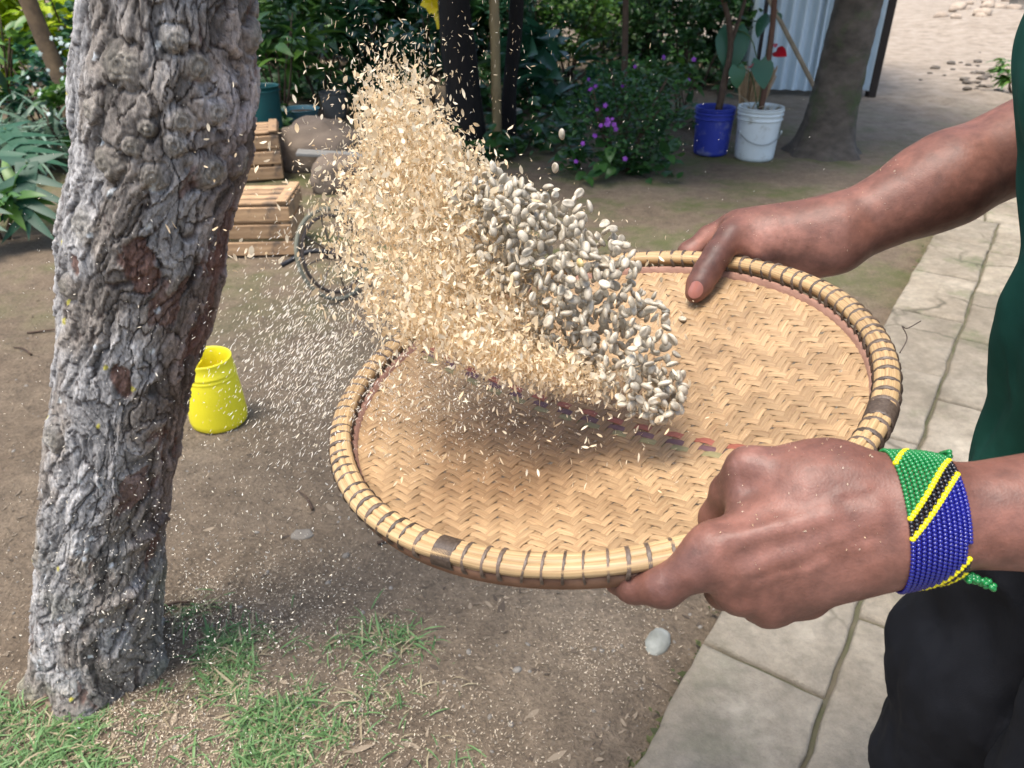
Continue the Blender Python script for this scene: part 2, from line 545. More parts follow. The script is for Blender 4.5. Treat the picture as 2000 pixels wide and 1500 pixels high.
for i, s in enumerate(seeds):
    if i < nr:
        a_, b_, c_, d_ = near_rects[i]
        poly = [np.array(p) for p in ((a_, c_), (b_, c_), (b_, d_), (a_, d_))]
    else:
        poly = [np.array(p) for p in ((3.99, 0.0), (10.2, 0.0), (10.2, 1.62), (3.99, 1.62))]
        dd = np.hypot(*(seeds - s).T)
        for j in np.argsort(dd)[1:18]:
            if j < nr: continue
            mid = (s + seeds[j]) / 2; n = (seeds[j] - s) / dd[j]
            poly = clip_poly(poly, n, mid @ n)
            if len(poly) < 3: break
    if len(poly) < 3: continue
    cen = np.mean(poly, 0)
    cracked = i >= nr
    # subdivide the outline and roughen it
    pts = []
    for k in range(len(poly)):
        a, b = poly[k], poly[(k + 1) % len(poly)]
        L = np.linalg.norm(b - a)
        m = max(2, int(L / 0.035))
        for t in np.arange(m) / m: pts.append(a + (b - a) * t)
    pts = np.array(pts)
    rough = 0.007 if cracked else 0.004
    gap = 0.004 if cracked else 0.0055
    wx = pts + rough * np.stack([fbm(pts[:, 0] * 16, pts[:, 1] * 16, 0 * pts[:, 0], 3, 21), fbm(pts[:, 0] * 16, pts[:, 1] * 16, 0 * pts[:, 0] + 4, 3, 22)], 1)
    dirs = cen - wx; dl = np.linalg.norm(dirs, axis=1)[:, None]
    outer = wx + dirs / dl * gap
    if dl.min() < 0.03: continue
    rings = [(outer, -0.03), (outer + dirs / dl * 0.001, 0.050), (outer + dirs / dl * 0.006, 0.057), (outer + dirs / dl * 0.016, 0.0595), (cen + (outer - cen) * 0.45, 0.060)]
    tilt = np.array([random.gauss(0, 0.006), random.gauss(0, 0.006)]); dz = random.gauss(0, 0.0025)
    V = []
    for R_, z in rings:
        for q in R_:
            p = P0 + PU * q[0] + PV * q[1]
            V.append((p[0], p[1], z + (dz + (q - cen) @ tilt) * (z > 0)))
    pc = P0 + PU * cen[0] + PV * cen[1]
    V.append((pc[0], pc[1], 0.0600 + dz))
    m = len(pts)
    F = [tuple(f) for f in grid_faces(len(rings), m, False, True)] + [((len(rings) - 1) * m + k, len(V) - 1, (len(rings) - 1) * m + (k + 1) % m) for k in range(m)]
    obj('slab', V, F, M_CONC, path)

# ================================================================ the old tree with flaking bark
TY = 1.18
tab = np.array([(0, 152, 500), (100, 138, 512), (200, 136, 508), (300, 146, 506), (380, 124, 476), (450, 108, 462), (550, 122, 444), (650, 116, 420), (750, 110, 388), (800, 96, 374), (900, 90, 350), (1000, 80, 333), (1100, 70, 326), (1200, 68, 322), (1270, 70, 322), (1320, 66, 326)], float)
tz, tx, tr = [], [], []
for py, l, r in tab:
    c = aty((l + r) / 2, py, TY); d = proj(c)[2]
    tz.append(c[2]); tx.append(c[0]); tr.append((r - l) / 2 * d / FPX * 0.90)
o_ = np.argsort(tz); tz, tx, tr = np.array(tz)[o_], np.array(tx)[o_], np.array(tr)[o_]
tz = np.concatenate([[-0.25], tz, [1.6, 2.0, 2.5, 3.0]]); tx = np.concatenate([[tx[0] - .03], tx, [-0.39, -0.30, -0.25, -0.28]]); tr = np.concatenate([[tr[0] * 1.12], tr, [.118, .108, .095, .08]])
def smooth_tab(z, arr):
    acc = 0
    for dz in np.linspace(-0.035, 0.035, 7): acc = acc + np.interp(z + dz, tz, arr)
    return acc / 7
def trunk_c(z): return smooth_tab(z, tx), smooth_tab(z, tr)
zs = np.concatenate([np.arange(-0.12, 1.62, 0.0026), np.arange(1.62, 3.0, 0.02)])
nt_ = 360
# columns are packed towards the side that faces the camera and spread out behind
a0 = np.linspace(-math.pi, math.pi, nt_, endpoint=False)
th = a0 - 0.42 * np.sin(a0)                   # dense round 0, which points at the camera
TH, ZZ = np.meshgrid(th, zs, indexing='xy')   # [z][theta]
cx, rr = trunk_c(ZZ)
ang = -math.pi / 2 + TH - 0.5                 # facing -y and a little towards the camera
ang = -math.pi / 2 + TH + 0.55
ca, sa = np.cos(ang), np.sin(ang)
s_ = TH * 0.135                               # arc length
# slow swellings
slow = 0.008 * fbm(ca * 1.6, sa * 1.6, ZZ * 4.5, 3, 41)
# burls and knots, by bearing and height
disp = slow.copy()
knots = [(338, 75, 26, .016), (238, 128, 40, .012), (212, 318, 32, .020), (412, 335, 36, .017), (290, 250, 20, .011), (484, 70, 28, .014), (352, 235, 26, .010), (262, 285, 18, .010), (470, 320, 30, .014), (385, 130, 30, .008), (130, 560, 26, .014), (108, 850, 30, .016), (340, 280, 22, .009), (160, 440, 40, .006), (420, 220, 24, .009), (300, 345, 24, .010), (180, 215, 24, .010)]
knot_w = np.zeros_like(disp); knot_r = np.full_like(disp, 9.0)
basex = cx + rr * ca; basey = TY + rr * sa
for px, py, kr, kh in knots:
    r0 = ray(px, py)
    best = None
    for d in np.linspace(0.85, 1.8, 200):
        p = CAMP + r0 * d
        c0, q0 = trunk_c(np.array([p[2]]))
        e = math.hypot(p[0] - c0[0], p[1] - TY) - q0[0]
        if best is None or e < best[0] - 1e-4: best = (e, p, d)
        if e < 0: break
    p, d = best[1], best[2]
    kr_m = kr * d / FPX
    dd = np.sqrt((basex - p[0]) ** 2 + (basey - p[1]) ** 2 + (ZZ - p[2]) ** 2)
    dd = dd * (1 + 0.18 * fbm(ZZ * 60, s_ * 60, 0 * ZZ, 2, 90))
    w = np.exp(-(dd / (kr_m * 0.85)) ** 4)
    disp += kh * 0.42 * w - kh * 0.38 * np.exp(-((dd / kr_m - 1.22) / 0.16) ** 2) + 0.0016 * w * np.cos(dd / kr_m * 17 + 4 * vnoise(ZZ * 50, s_ * 50, 0 * ZZ, 3))
    knot_w = np.maximum(knot_w, w); knot_r = np.minimum(knot_r, dd / kr_m)
# bark plates: cracked plates, each made of thin peeling layers
flow = 0.55 * fbm(s_ * 7, ZZ * 5, 0 * ZZ, 2, 51)
wu = s_ + 0.0065 * fbm(s_ * 40, ZZ * 30, 0 * ZZ, 4, 52, 0.6) + 0.030 * np.sin(ZZ * 9 + 3 * flow) + 0.03 * flow
wv = ZZ + 0.010 * fbm(s_ * 36, ZZ * 30, 0 * ZZ + 3, 4, 53, 0.6)
F1, F2, cid, oxx, oyy = worley(wu / 0.021, wv / 0.058, 61)
g1, g2, gid, ogx, ogy = worley(wu / 0.0095 + 3.3, wv / 0.022 + 1.7, 62)
zone = 0.5 + 0.5 * fbm(s_ * 9 + 7, ZZ * 4, 0 * ZZ, 3, 70)
edge = sstep(0.0, 0.11, F2 - F1); edge2 = sstep(0.0, 0.16, g2 - g1)
calm = sstep(0.55, 1.10, knot_r)              # plates give way to gnarled wood on the burls
lay = 3.2 * fbm(wu * 50, wv * 17, 0 * ZZ, 4, 66, 0.55) + 2.0 * cid
terr = np.floor(lay) + sstep(0.62, 1.0, lay - np.floor(lay))
fine = fbm(s_ * 170, ZZ * 95, 0 * ZZ, 4, 79, 0.65)
gn = fbm(ca * 40 + 2, sa * 40, ZZ * 300, 4, 77, 0.6)
relief = 0.32 + 0.46 * sstep(0.12, 0.55, ZZ)
disp += relief * calm * (edge * (0.0022 + 0.0030 * cid) + edge * (-oyy * 0.0034 + oxx * (cid - .5) * 0.0045))
disp += (0.35 + 0.65 * calm) * 0.00115 * terr
disp += relief * calm * zone * (edge2 * (0.0010 + 0.0022 * gid) - edge2 * ogy * 0.0018)
disp += (1 - calm) * 0.0013 * gn + 0.0008 * fine - 0.006 * calm
# long furrows running up the trunk
fr = np.abs(vnoise(wu * 24 + 2.5 * flow, ZZ * 2.6, 0 * ZZ, 83))
furrow = calm * sstep(0.055, 0.0, fr)
disp -= 0.0065 * furrow
# scars where branches were cut near the foot
for px, py, w_, h_ in ((268, 1092, 62, 13), (230, 1188, 42, 12)):
    p = aty(px, py, TY - 0.12)
    dd = np.exp(-((basex - p[0]) / (w_ * 1.6 / FPX)) ** 2 - ((ZZ - p[2] - 0.25 * (basex - p[0])) / (h_ * 1.6 / FPX)) ** 2) * (sa < 0)
    disp += 0.014 * dd
# fallen flakes: shallow hollows that show red inner bark
right = sstep(-0.15, 0.45, TH + 0.1 * flow)
fall = 0.5 + 0.5 * fbm(wu * 20 + 5, wv * 11, 0 * ZZ, 4, 88)
falln = 0.75 * sstep(0.73, 0.80, fall * (0.78 + 0.42 * right * sstep(0.25, 0.5, ZZ)) ) * calm
for px, py, w_, h_ in ((285, 515, 30, 52), (245, 740, 18, 42), (238, 1e4, 1, 1), (150, 512, 10, 20), (420, 560, 40, 60)):
    if py > 5000: continue
    r0 = ray(px, py); d = 1.12 if py < 600 else 1.2
    p = aty(px, py, TY - 0.10)
    q = np.sqrt(((basex - p[0]) / (w_ * 1.15 / FPX)) ** 2 + ((ZZ - p[2]) / (h_ * 1.2 / FPX)) ** 2) * (1 + 0.25 * fbm(wu * 60, wv * 40, 0 * ZZ, 3, 99))
    falln = np.maximum(falln, sstep(1.1, 0.9, q) * (sa < 0.2))
disp = disp - 0.0035 * falln - 0.6 * falln * np.maximum(disp - slow, 0)
flare = 0.045 * np.exp(-np.maximum(ZZ + 0.02, -0.1) / 0.055) * (0.55 + 0.6 * np.cos(ang * 5 + 1))
disp = disp - disp.mean()
R_ = rr + disp + flare
VT = np.stack([cx + R_ * ca, TY + R_ * sa, ZZ], -1)
# colour of bark, lichen and inner bark
def c3(*c): return np.array(c)
tone = 0.66 + 0.36 * cid * edge + 0.16 * (gid - .5) + 0.10 * (terr - terr.mean())
grey = c3(0.275, 0.238, 0.198)[None, None] * tone[..., None]
cool = c3(0.41, 0.390, 0.365)[None, None] * tone[..., None]
bmix = sstep(-0.3, 0.6, fbm(s_ * 14, ZZ * 10, 0 * ZZ, 3, 91))[..., None]
col = grey * (1 - bmix) + cool * bmix
crack_brown = c3(0.045, 0.028, 0.022)[None, None]  # dark brown mixed into the cracks and furrows
crack = (np.maximum((1 - edge) * 0.8, furrow * .8) * calm)[..., None]
col = col * (1 - crack) + crack_brown * crack * (0.8 + 0.4 * gid[..., None])
red = c3(0.180, 0.098, 0.072)[None, None] * (0.7 + 0.6 * (0.5 + 0.5 * fbm(s_ * 220, ZZ * 30, 0 * ZZ, 3, 92)))[..., None]
fw = (falln * 0.92)[..., None]
col = col * (1 - fw) + red * fw
shade_purp = (sstep(-0.05, 0.75, TH + 0.35 * flow) * 0.6 * sstep(0.15, 0.45, ZZ) * sstep(1.5, 1.05, ZZ))[..., None]  # red-brown bark on the right, with that side's shade painted in
col = col * (1 - shade_purp) + col * c3(0.66, 0.44, 0.40) * shade_purp
kn = (knot_w * 0.55)[..., None]
col = col * (1 - kn) + c3(0.33, 0.295, 0.225) * (0.85 + 0.30 * gn)[..., None] * kn
olive = (sstep(0.55, 0.1, ZZ) * sstep(-0.1, 0.5, fbm(s_ * 10, ZZ * 10, 0 * ZZ, 3, 93)) * 0.55)[..., None]
col = col * (1 - olive) + c3(0.215, 0.205, 0.125) * tone[..., None] * olive
l1, l2, lid, _, _ = worley(s_ / 0.03 + 9, ZZ / 0.03, 95)
spot = (sstep(0.20, 0.12, l1 * (1 + 0.3 * fbm(s_ * 200, ZZ * 200, 0 * ZZ, 2, 96))) * (lid > 0.86) * sstep(0.25, -0.1, TH))[..., None]
spot = spot * 1.0
lich = np.where((_hash(np.floor(lid * 1000), 0 * lid, 0 * lid, 3) > 0.72)[..., None], c3(0.50, 0.44, 0.08), c3(0.62, 0.64, 0.62))
col = col * (1 - spot) + lich * spot
m, nt, bs = nodes('flaking_bark')
av = nt.nodes.new('ShaderNodeAttribute'); av.attribute_name = 'bark'
co = coords(nt, (1, 1, 0.45))
cc = mixc(nt, 0.75, av.outputs['Color'], ramp(nt, noise(nt, co, 150, 8, 0.75), [(0.32, (0.08, 0.08, 0.08)), (0.68, (0.92, 0.92, 0.92))]), 'OVERLAY')
nt.links.new(cc, bs.inputs['Base Color'])
bs.inputs['Roughness'].default_value = 0.72; bs.inputs['Specular IOR Level'].default_value = 0.35
bump(nt, bs, noise(nt, co, 130, 10, 0.75), 0.9, 0.006)
M_BARK = m
base_c = (float(trunk_c(np.array([0.0]))[0][0]), TY, 0.0)
tree = thing('old_tree', 'thick gnarled leaning tree trunk with flaking grey and red bark, in front of yellow bucket', 'tree', base_c)
FT = grid_faces(len(zs), nt_, False, True)[:, ::-1]
obj('trunk', VT.reshape(-1, 3), FT, M_BARK, tree, attrs={'bark': np.clip(col, 0.01, 0.9).reshape(-1, 3)})

# leaf shapes -----------------------------------------------------------------
def leaf_t(kind, n=6, bend=0.35, fold=0.25, w=0.3):
    """a leaf one unit long along +y, folded at the midrib and drooping"""
    t = np.linspace(0, 1, n + 1)
    if kind == 'lance': ww = w * np.sin(np.pi * t ** 0.8) ** 0.9
    elif kind == 'ovate': ww = w * np.sin(np.pi * t ** 0.62) ** 0.8
    elif kind == 'blade': ww = w * (1 - t ** 2.2) * (0.6 + 0.4 * np.minimum(1, t * 6))
    elif kind == 'heart': ww = w * np.where(t < 0.22, (0.55 + 0.45 * (t / .22) ** .6), np.cos((t - .22) / .78 * np.pi / 2) ** 0.8)
    ww = np.maximum(ww, 0.003)
    y = np.sin(bend * 1.6 * t) / (bend * 1.6) if bend else t
    zc = -(1 - np.cos(bend * 1.6 * t)) / (bend * 1.6) if bend else 0 * t
    V = []
    for i in range(n + 1):
        back = 0.13 * (1 - t[i] / .22) if kind == 'heart' and t[i] < .22 else 0.0
        V += [(-ww[i], y[i] - back, zc[i] + fold * ww[i]), (0, y[i], zc[i]), (ww[i], y[i] - back, zc[i] + fold * ww[i])]
    F = []
    for i in range(n):
        a = 3 * i; F += [(a, a + 1, a + 4, a + 3), (a + 1, a + 2, a + 5, a + 4)]
    return np.array(V), np.array(F)

def lobed_t(nl=5):                             # deeply cut philodendron leaf
    V, F = [], []
    def strip(p0, p1, w0, w1, z0, z1, k=5):
        p0, p1 = np.array(p0), np.array(p1); d = p1 - p0; L = np.linalg.norm(d); nn = np.array([-d[1], d[0]]) / L
        o = len(V)
        for i in range(k + 1):
            t = i / k; c = p0 + d * t; ww = (w0 + (w1 - w0) * t) * (1 - 0.97 * t ** 3)
            z = z0 + (z1 - z0) * t ** 1.5
            V.extend([(*(c - nn * ww), z), (*c, z - 0.012 * (1 - t)), (*(c + nn * ww), z)])
        for i in range(k):
            a = o + 3 * i; F.extend([(a, a + 1, a + 4, a + 3), (a + 1, a + 2, a + 5, a + 4)])
    strip((0, -0.02), (0, 1.0), 0.15, 0.07, 0.0, -0.22, 8)
    for i in range(nl):
        y0 = 0.02 + 0.80 * i / nl
        L = 0.50 * math.sin(math.pi * (0.30 + 0.62 * i / nl)) + 0.04
        for s in (-1, 1):
            up = 0.10 + 0.34 * i / nl - (0.30 if i == 0 else 0)
            strip((0, y0), (s * L, y0 + up), 0.074, 0.050, -0.22 * y0 ** 1.5, -0.22 * y0 ** 1.5 - 0.07 - 0.05 * L, 5)
    return np.array(V), np.array(F)

def foliage(P, R, S, tmpl, name, mat, parent, kind='stuff'):
    V, F = scatter(tmpl[0], tmpl[1], P, R, S)
    rn = np.repeat(rng.random(len(P)), len(tmpl[0]))
    o = obj(name, V, F, mat, parent, attrs={'rnd': rn})
    if kind: o['kind'] = kind
    return o

def rand_dirs(n, up=0.3, spread=1.0):
    rz = rng.uniform(0, 2 * math.pi, n); rx = rng.normal(up, 0.5 * spread, n); ry = rng.normal(0, 0.35 * spread, n)
    return rotm(rx, ry, rz)

G_DARK = leafmat('leaf_dark_green', (0.046, 0.120, 0.026), (0.016, 0.058, 0.018), 0.4)
G_MID = leafmat('leaf_mid_green', (0.105, 0.210, 0.030), (0.036, 0.105, 0.020), 0.42)
G_BLUE = leafmat('leaf_blue_green', (0.042, 0.135, 0.062), (0.020, 0.078, 0.042), 0.36)
G_LIME = leafmat('leaf_lime', (0.52, 0.60, 0.022), (0.24, 0.37, 0.014), 0.45, 0.4)
G_GRASS = leafmat('leaf_grass', (0.165, 0.290, 0.100), (0.085, 0.175, 0.055), 0.5, 0.25)
G_STRAW = leafmat('leaf_straw', (0.42, 0.36, 0.22), (0.28, 0.22, 0.13), 0.7, 0.2)
M_STEM = simple('stem_brown', (0.085, 0.055, 0.035), (0.05, 0.03, 0.02), 30, 0.8, 0.4, 0.004)
M_STEMG = simple('stem_green', (0.06, 0.11, 0.03), (0.04, 0.07, 0.02), 30, 0.5)
L_OV = leaf_t('ovate', 4, 0.35, 0.3, 0.30)
L_LA = leaf_t('lance', 5, 0.5, 0.3, 0.13)
L_BL = leaf_t('blade', 6, 0.8, 0.25, 0.035)
L_HE = leaf_t('heart', 9, 0.3, 0.18, 0.40)
L_SM = leaf_t('ovate', 2, 0.3, 0.3, 0.33)
L_LO = lobed_t()

# limbs and crown of the old tree, above the picture
for k in range(5):
    a = k * 1.3 + 0.4
    top = np.array([-0.28, TY, 2.75])
    e = top + np.array([math.cos(a) * 1.0 - 0.5, math.sin(a) * 0.9 + 0.4, 0.8 + 0.12 * k])
    V, F = sweep(spline([top + (0, 0, -0.1 * k), top * .5 + e * .5 + (0, 0, .15), e], 10), np.linspace(0.06, 0.018, 10), 8)
    obj('limb', V, F, M_STEM, tree)
n = 900
P = rng.normal(0, 1, (n, 3)) * np.array([0.75, 0.65, 0.35]) + np.array([-0.85, TY + 0.55, 3.6])
foliage(P, rand_dirs(n), rng.uniform(.09, .15, n), L_OV, 'crown', G_MID, tree)

# ================================================================ smooth solids for the body and the clothes
def cone_d(p, a, b, ra, rb):
    ab = b - a
    t = np.clip(((p - a) @ ab) / (ab @ ab + 1e-12), 0, 1)
    return np.linalg.norm(p - a - t[:, None] * ab, axis=1) - (ra + (rb - ra) * t)

def smin(a, b, k):
    h = np.maximum(k - np.abs(a - b), 0) / k
    return np.minimum(a, b) - h * h * k * 0.25

class Solid:
    def __init__(s): s.base = []; s.chains = []
    def add(s, a, b, ra, rb, k=0.02): s.base.append((np.array(a, float), np.array(b, float), ra, rb, k)); return s
    def chain(s, pts, rad, k=0.006, kj=0.012): s.chains.append(([(np.array(pts[i], float), np.array(pts[i + 1], float), rad[i], rad[i + 1], k) for i in range(len(pts) - 1)], kj)); return s
    def d(s, p, cull=None):
        big = np.full(len(p), 1.0)
        D = big.copy(); c0 = cull[0] if cull is not None else None
        def use(pr):
            if cull is None: return True
            return cone_d(c0[None], *pr[:4])[0] < cull[1]
        for pr in s.base:
            if use(pr): D = smin(D, cone_d(p, *pr[:4]), pr[4])
        out = D
        for ch, kj in s.chains:
            if not any(use(pr) for pr in ch): continue
            C = big.copy()
            for pr in ch: C = smin(C, cone_d(p, *pr[:4]), pr[4])
            out = np.minimum(out, smin(D, C, kj))
        return out

def surface(sol, lo, hi, h, B=20):
    lo, hi = np.array(lo, float), np.array(hi, float)
    nb = np.ceil((hi - lo) / (h * B)).astype(int)
    nn = nb * B + 2
    bc = np.stack(np.meshgrid(*[np.arange(k) for k in nb], indexing='ij'), -1).reshape(-1, 3)
    cen = lo + (bc + 0.5) * h * B
    dc = sol.d(cen)
    half = h * B * 0.5 * 1.7321
    act = bc[np.abs(dc) < half * 1.1 + 0.012]
    keysA, vertsA, quadsA = [], [], []
    key = lambda g: (g[..., 0].astype(np.int64) * nn[1] + g[..., 1]) * nn[2] + g[..., 2]
    ar = np.arange(B + 1)
    LI = np.stack(np.meshgrid(ar, ar, ar, indexing='ij'), -1)
    for b in act:
        g0 = b * B
        G = LI + g0
        pts = (lo + G * h).reshape(-1, 3)
        c = lo + (b + .5) * h * B
        D = sol.d(pts, (c, 2 * half + 0.05)).reshape(B + 1, B + 1, B + 1)
        S = D < 0
        if S.all() or not S.any(): continue
        acc = np.zeros((B, B, B, 3)); cnt = np.zeros((B, B, B))
        for ax in range(3):
            o1, o2 = [q for q in range(3) if q != ax]
            sl = lambda a, o: tuple(slice(o[q], o[q] + B) for q in range(3))
            for u in (0, 1):
                for v in (0, 1):
                    oa = [0, 0, 0]; oa[o1] = u; oa[o2] = v
                    ob = list(oa); ob[ax] = 1
                    da, db = D[sl(0, oa)], D[sl(0, ob)]
                    cr = (da < 0) != (db < 0)
                    t = np.where(cr, da / np.where(cr, da - db, 1), 0)
                    acc[..., ax] += np.where(cr, t + oa[ax], 0); acc[..., o1] += np.where(cr, u, 0); acc[..., o2] += np.where(cr, v, 0)
                    cnt += cr
        has = cnt > 0
        gi = LI[:B, :B, :B][has] + g0
        keysA.append(key(gi)); vertsA.append(lo + (gi + acc[has] / cnt[has][:, None]) * h)
        for ax in range(3):
            o1, o2 = (ax + 1) % 3, (ax + 2) % 3
            nx = [slice(0, B)] * 3; nx2 = [slice(0, B)] * 3; nx2[ax] = slice(1, B + 1)
            sa, sb = S[tuple(nx)], S[tuple(nx2)]
            cr = sa != sb
            gi = LI[:B, :B, :B][cr] + g0
            if not len(gi): continue
            e1 = np.zeros(3, int); e1[o1] = 1; e2 = np.zeros(3, int); e2[o2] = 1
            q = np.stack([key(gi), key(gi - e1), key(gi - e1 - e2), key(gi - e2)], 1)
            flip = ~sa[cr]
            q[flip] = q[flip][:, ::-1]
            quadsA.append(q)
    K = np.concatenate(keysA); V = np.concatenate(vertsA); Q = np.concatenate(quadsA)
    o = np.argsort(K); K = K[o]; V = V[o]
    I = np.searchsorted(K, Q)
    ok = (I < len(K)).all(1)
    I = np.minimum(I, len(K) - 1)
    ok &= (K[I] == Q).all(1)
    return V, I[ok]

def vnormals(V, F):
    n = np.cross(V[F[:, 2]] - V[F[:, 0]], V[F[:, 3]] - V[F[:, 1]])
    out = np.zeros_like(V)
    for k in range(4): np.add.at(out, F[:, k], n)
    return out / (np.linalg.norm(out, axis=1)[:, None] + 1e-12)

# ---------------------------------------------------------------- the basket's own frame, used by the hands too
BC = np.array([0.0751, 0.6028, 1.0656]); BR = 0.235
BN = np.array([-0.2042, -0.0326, 1.0]); BN /= np.linalg.norm(BN)
def on_plane(px, py, off=0.0):
    r = ray(px, py); return CAMP + r * (((BC + BN * off - CAMP) @ BN) / (r @ BN))
E1 = on_plane(1400, 892, -.03) - on_plane(850, 728, -.03); E1 -= BN * (E1 @ BN); E1 /= np.linalg.norm(E1)
E2 = np.cross(BN, E1)
def bl(u, v, z): return BC + np.multiply.outer(u, E1) + np.multiply.outer(v, E2) + np.multiply.outer(z, BN)
def bowl(r): return -0.012 - 0.029 * (1 - np.clip(r / 0.226, 0, 1) ** 2.4)

# ================================================================ the person
body = Solid()
# near arm and near hand (back of the hand to the camera)
nW = at(1782, 1012, 0.470)
nE = np.array([0.515, 0.340, 1.135]); nS = np.array([0.56, 0.375, 1.415])
fwd = (nW - nE) / np.linalg.norm(nW - nE)
upv = AX_U
body.add(nS, nE + (0.01, 0, 0.01), 0.052, 0.045, 0.03)
body.add(nE, nE * .45 + nW * .55 + upv * 0.006, 0.043, 0.037, 0.02)
body.add(nE * .5 + nW * .5 + upv * .006, nW + upv * 0.006, 0.036, 0.0225, 0.02)
body.add(nE * .5 + nW * .5 - upv * .010, nW - upv * 0.008, 0.030, 0.0212, 0.02)
nK = {'i': at(1395, 1072, 0.474), 'm': at(1428, 1122, 0.478), 'r': at(1478, 1152, 0.484), 'l': at(1545, 1160, 0.492)}
body.add(nW + upv * 0.010, nK['i'], 0.0205, 0.0128, 0.024)
body.add(nW + upv * 0.002, nK['m'], 0.0205, 0.0138, 0.024)
body.add(nW - upv * 0.007, nK['r'], 0.0200, 0.0136, 0.024)
body.add(nW - upv * 0.012, nK['l'], 0.0190, 0.0130, 0.024)
# ball of the thumb and the web that joins it to the hand
nT1 = at(1462, 918, 0.492)
body.add(nW + upv * 0.014, at(1600, 922, 0.485), 0.0165, 0.0165, 0.020)
body.add(at(1620, 918, 0.487), nT1, 0.0165, 0.0125, 0.018)
body.add(at(1560, 965, 0.482), at(1480, 995, 0.488), 0.0190, 0.0150, 0.022)
body.add(at(1650, 950, 0.476), at(1500, 1010, 0.480), 0.0170, 0.0140, 0.022)
body.add(at(1640, 1010, 0.500), at(1540, 1120, 0.512), 0.024, 0.018, 0.02)
body.chain([nT1, at(1425, 960, 0.512), at(1398, 1012, 0.530), at(1392, 1030, 0.536)], [0.0130, 0.0118, 0.0105, 0.0095], 0.006, 0.012)
body.chain([nK['i'], at(1346, 1114, 0.474), at(1296, 1146, 0.480), at(1238, 1146, 0.497), at(1204, 1139, 0.512)], [0.0128, 0.0116, 0.0120, 0.0098, 0.0078], 0.008, 0.014)
body.chain([nK['m'], at(1440, 1156, 0.482), at(1412, 1156, 0.506), at(1396, 1140, 0.530)], [0.0140, 0.0114, 0.0106, 0.0090], 0.008, 0.011)
body.chain([nK['r'], at(1500, 1186, 0.486), at(1478, 1182, 0.512), at(1462, 1160, 0.545)], [0.0135, 0.0112, 0.0104, 0.0090], 0.008, 0.011)
body.chain([nK['l'], at(1572, 1168, 0.496), at(1545, 1180, 0.525), at(1520, 1160, 0.545)], [0.0130, 0.0102, 0.0096, 0.0085], 0.008, 0.011)
# tendons and a vein on the back of the near hand
for kx, o in (('i', 0.008), ('m', 0.0)):
    a = nW * .55 + nK[kx] * .45 + upv * o; c = (CAMP - a) / np.linalg.norm(CAMP - a)
    body.add(a + c * 0.0175, nK[kx] * .92 + nW * .08 + c * 0.0115, 0.0030, 0.0038, 0.008)
body.add(nK['i'] + (CAMP - nK['i']) / np.linalg.norm(CAMP - nK['i']) * 0.005, nK['i'] + upv * .001 + (CAMP - nK['i']) / np.linalg.norm(CAMP - nK['i']) * 0.005, 0.0075, 0.0075, 0.020)

def surf_pt(px, py, d0=0.40, d1=0.56):
    d = np.linspace(d0, d1, 500); q = body.d(CAMP + d[:, None] * ray(px, py))
    return CAMP + d[int(np.argmax(q < 0))] * ray(px, py)
def cord(pp, r, lift, k=0.006):                 # a tendon or vein just under the skin
    Q = [surf_pt(*p) for p in pp]
    Q = [q + (q - CAMP) / np.linalg.norm(q - CAMP) * (r - lift) for q in Q]
    return [(Q[i], Q[i + 1], r, r, k) for i in range(len(Q) - 1)]
cords = cord([(1712, 992), (1620, 1008), (1520, 1030), (1430, 1052)], 0.0042, 0.0014, 0.007) + cord([(1715, 1012), (1630, 1046), (1540, 1082), (1455, 1112)], 0.0040, 0.0012, 0.007) + cord([(1700, 1062), (1640, 1075), (1580, 1112), (1520, 1122), (1480, 1140)], 0.0022, 0.0009, 0.003) + cord([(1690, 955), (1640, 965), (1590, 1000)], 0.0020, 0.0007, 0.003)
for pr in cords: body.base.append(pr)

# far arm and far hand (thumb over the rim, fingers behind it)
fW = at(1630, 452, 0.815)
fE = np.array([0.585, 0.815, 1.245]); fS = np.array([0.575, 0.745, 1.42])
body.add(fS, fE, 0.052, 0.050, 0.03)
body.add(fE, fE * .4 + fW * .6, 0.050, 0.0435, 0.02)
body.add(fE * .45 + fW * .55, fW + AX_U * .004, 0.0440, 0.0285, 0.02)
body.add(fE * .45 + fW * .55, fW - AX_U * .014 + AX_R * .002, 0.040, 0.0245, 0.02)
fM = at(1428, 462, 0.815)
body.add(fW + AX_U * .006, at(1440, 440, 0.835), 0.0265, 0.0165, 0.022)       # first metacarpal, upper contour
body.add(fW + AX_U * .002, at(1470, 462, 0.822), 0.0255, 0.0195, 0.022)
body.add(fW - AX_U * .004, at(1490, 482, 0.818), 0.0240, 0.0165, 0.022)       # ball of the thumb
body.add(fW - AX_U * .016, at(1570, 505, 0.835), 0.0240, 0.0230, 0.022)       # heel of the palm behind the rim
body.add(at(1560, 480, 0.84), at(1470, 495, 0.875), 0.0230, 0.0180, 0.022)
body.add(fW, at(1425, 452, 0.862), 0.0230, 0.0160, 0.022)
body.chain([fM, at(1399, 500, 0.806), at(1381, 530, 0.803), at(1366, 556, 0.800), at(1357, 573, 0.799)], [0.0170, 0.0135, 0.0135, 0.0125, 0.0100], 0.008, 0.014)
body.chain([at(1430, 446, 0.862), at(1385, 462, 0.872), at(1345, 492, 0.878), at(1335, 530, 0.878)], [0.0155, 0.0118, 0.0110, 0.0090], 0.008, 0.010)
body.chain([at(1450, 460, 0.885), at(1412, 480, 0.898), at(1380, 520, 0.896), at(1372, 550, 0.892)], [0.0150, 0.0112, 0.0105, 0.0085], 0.008, 0.010)
body.chain([at(1480, 475, 0.890), at(1455, 500, 0.905), at(1425, 535, 0.900)], [0.0145, 0.0110, 0.0090], 0.008, 0.010)
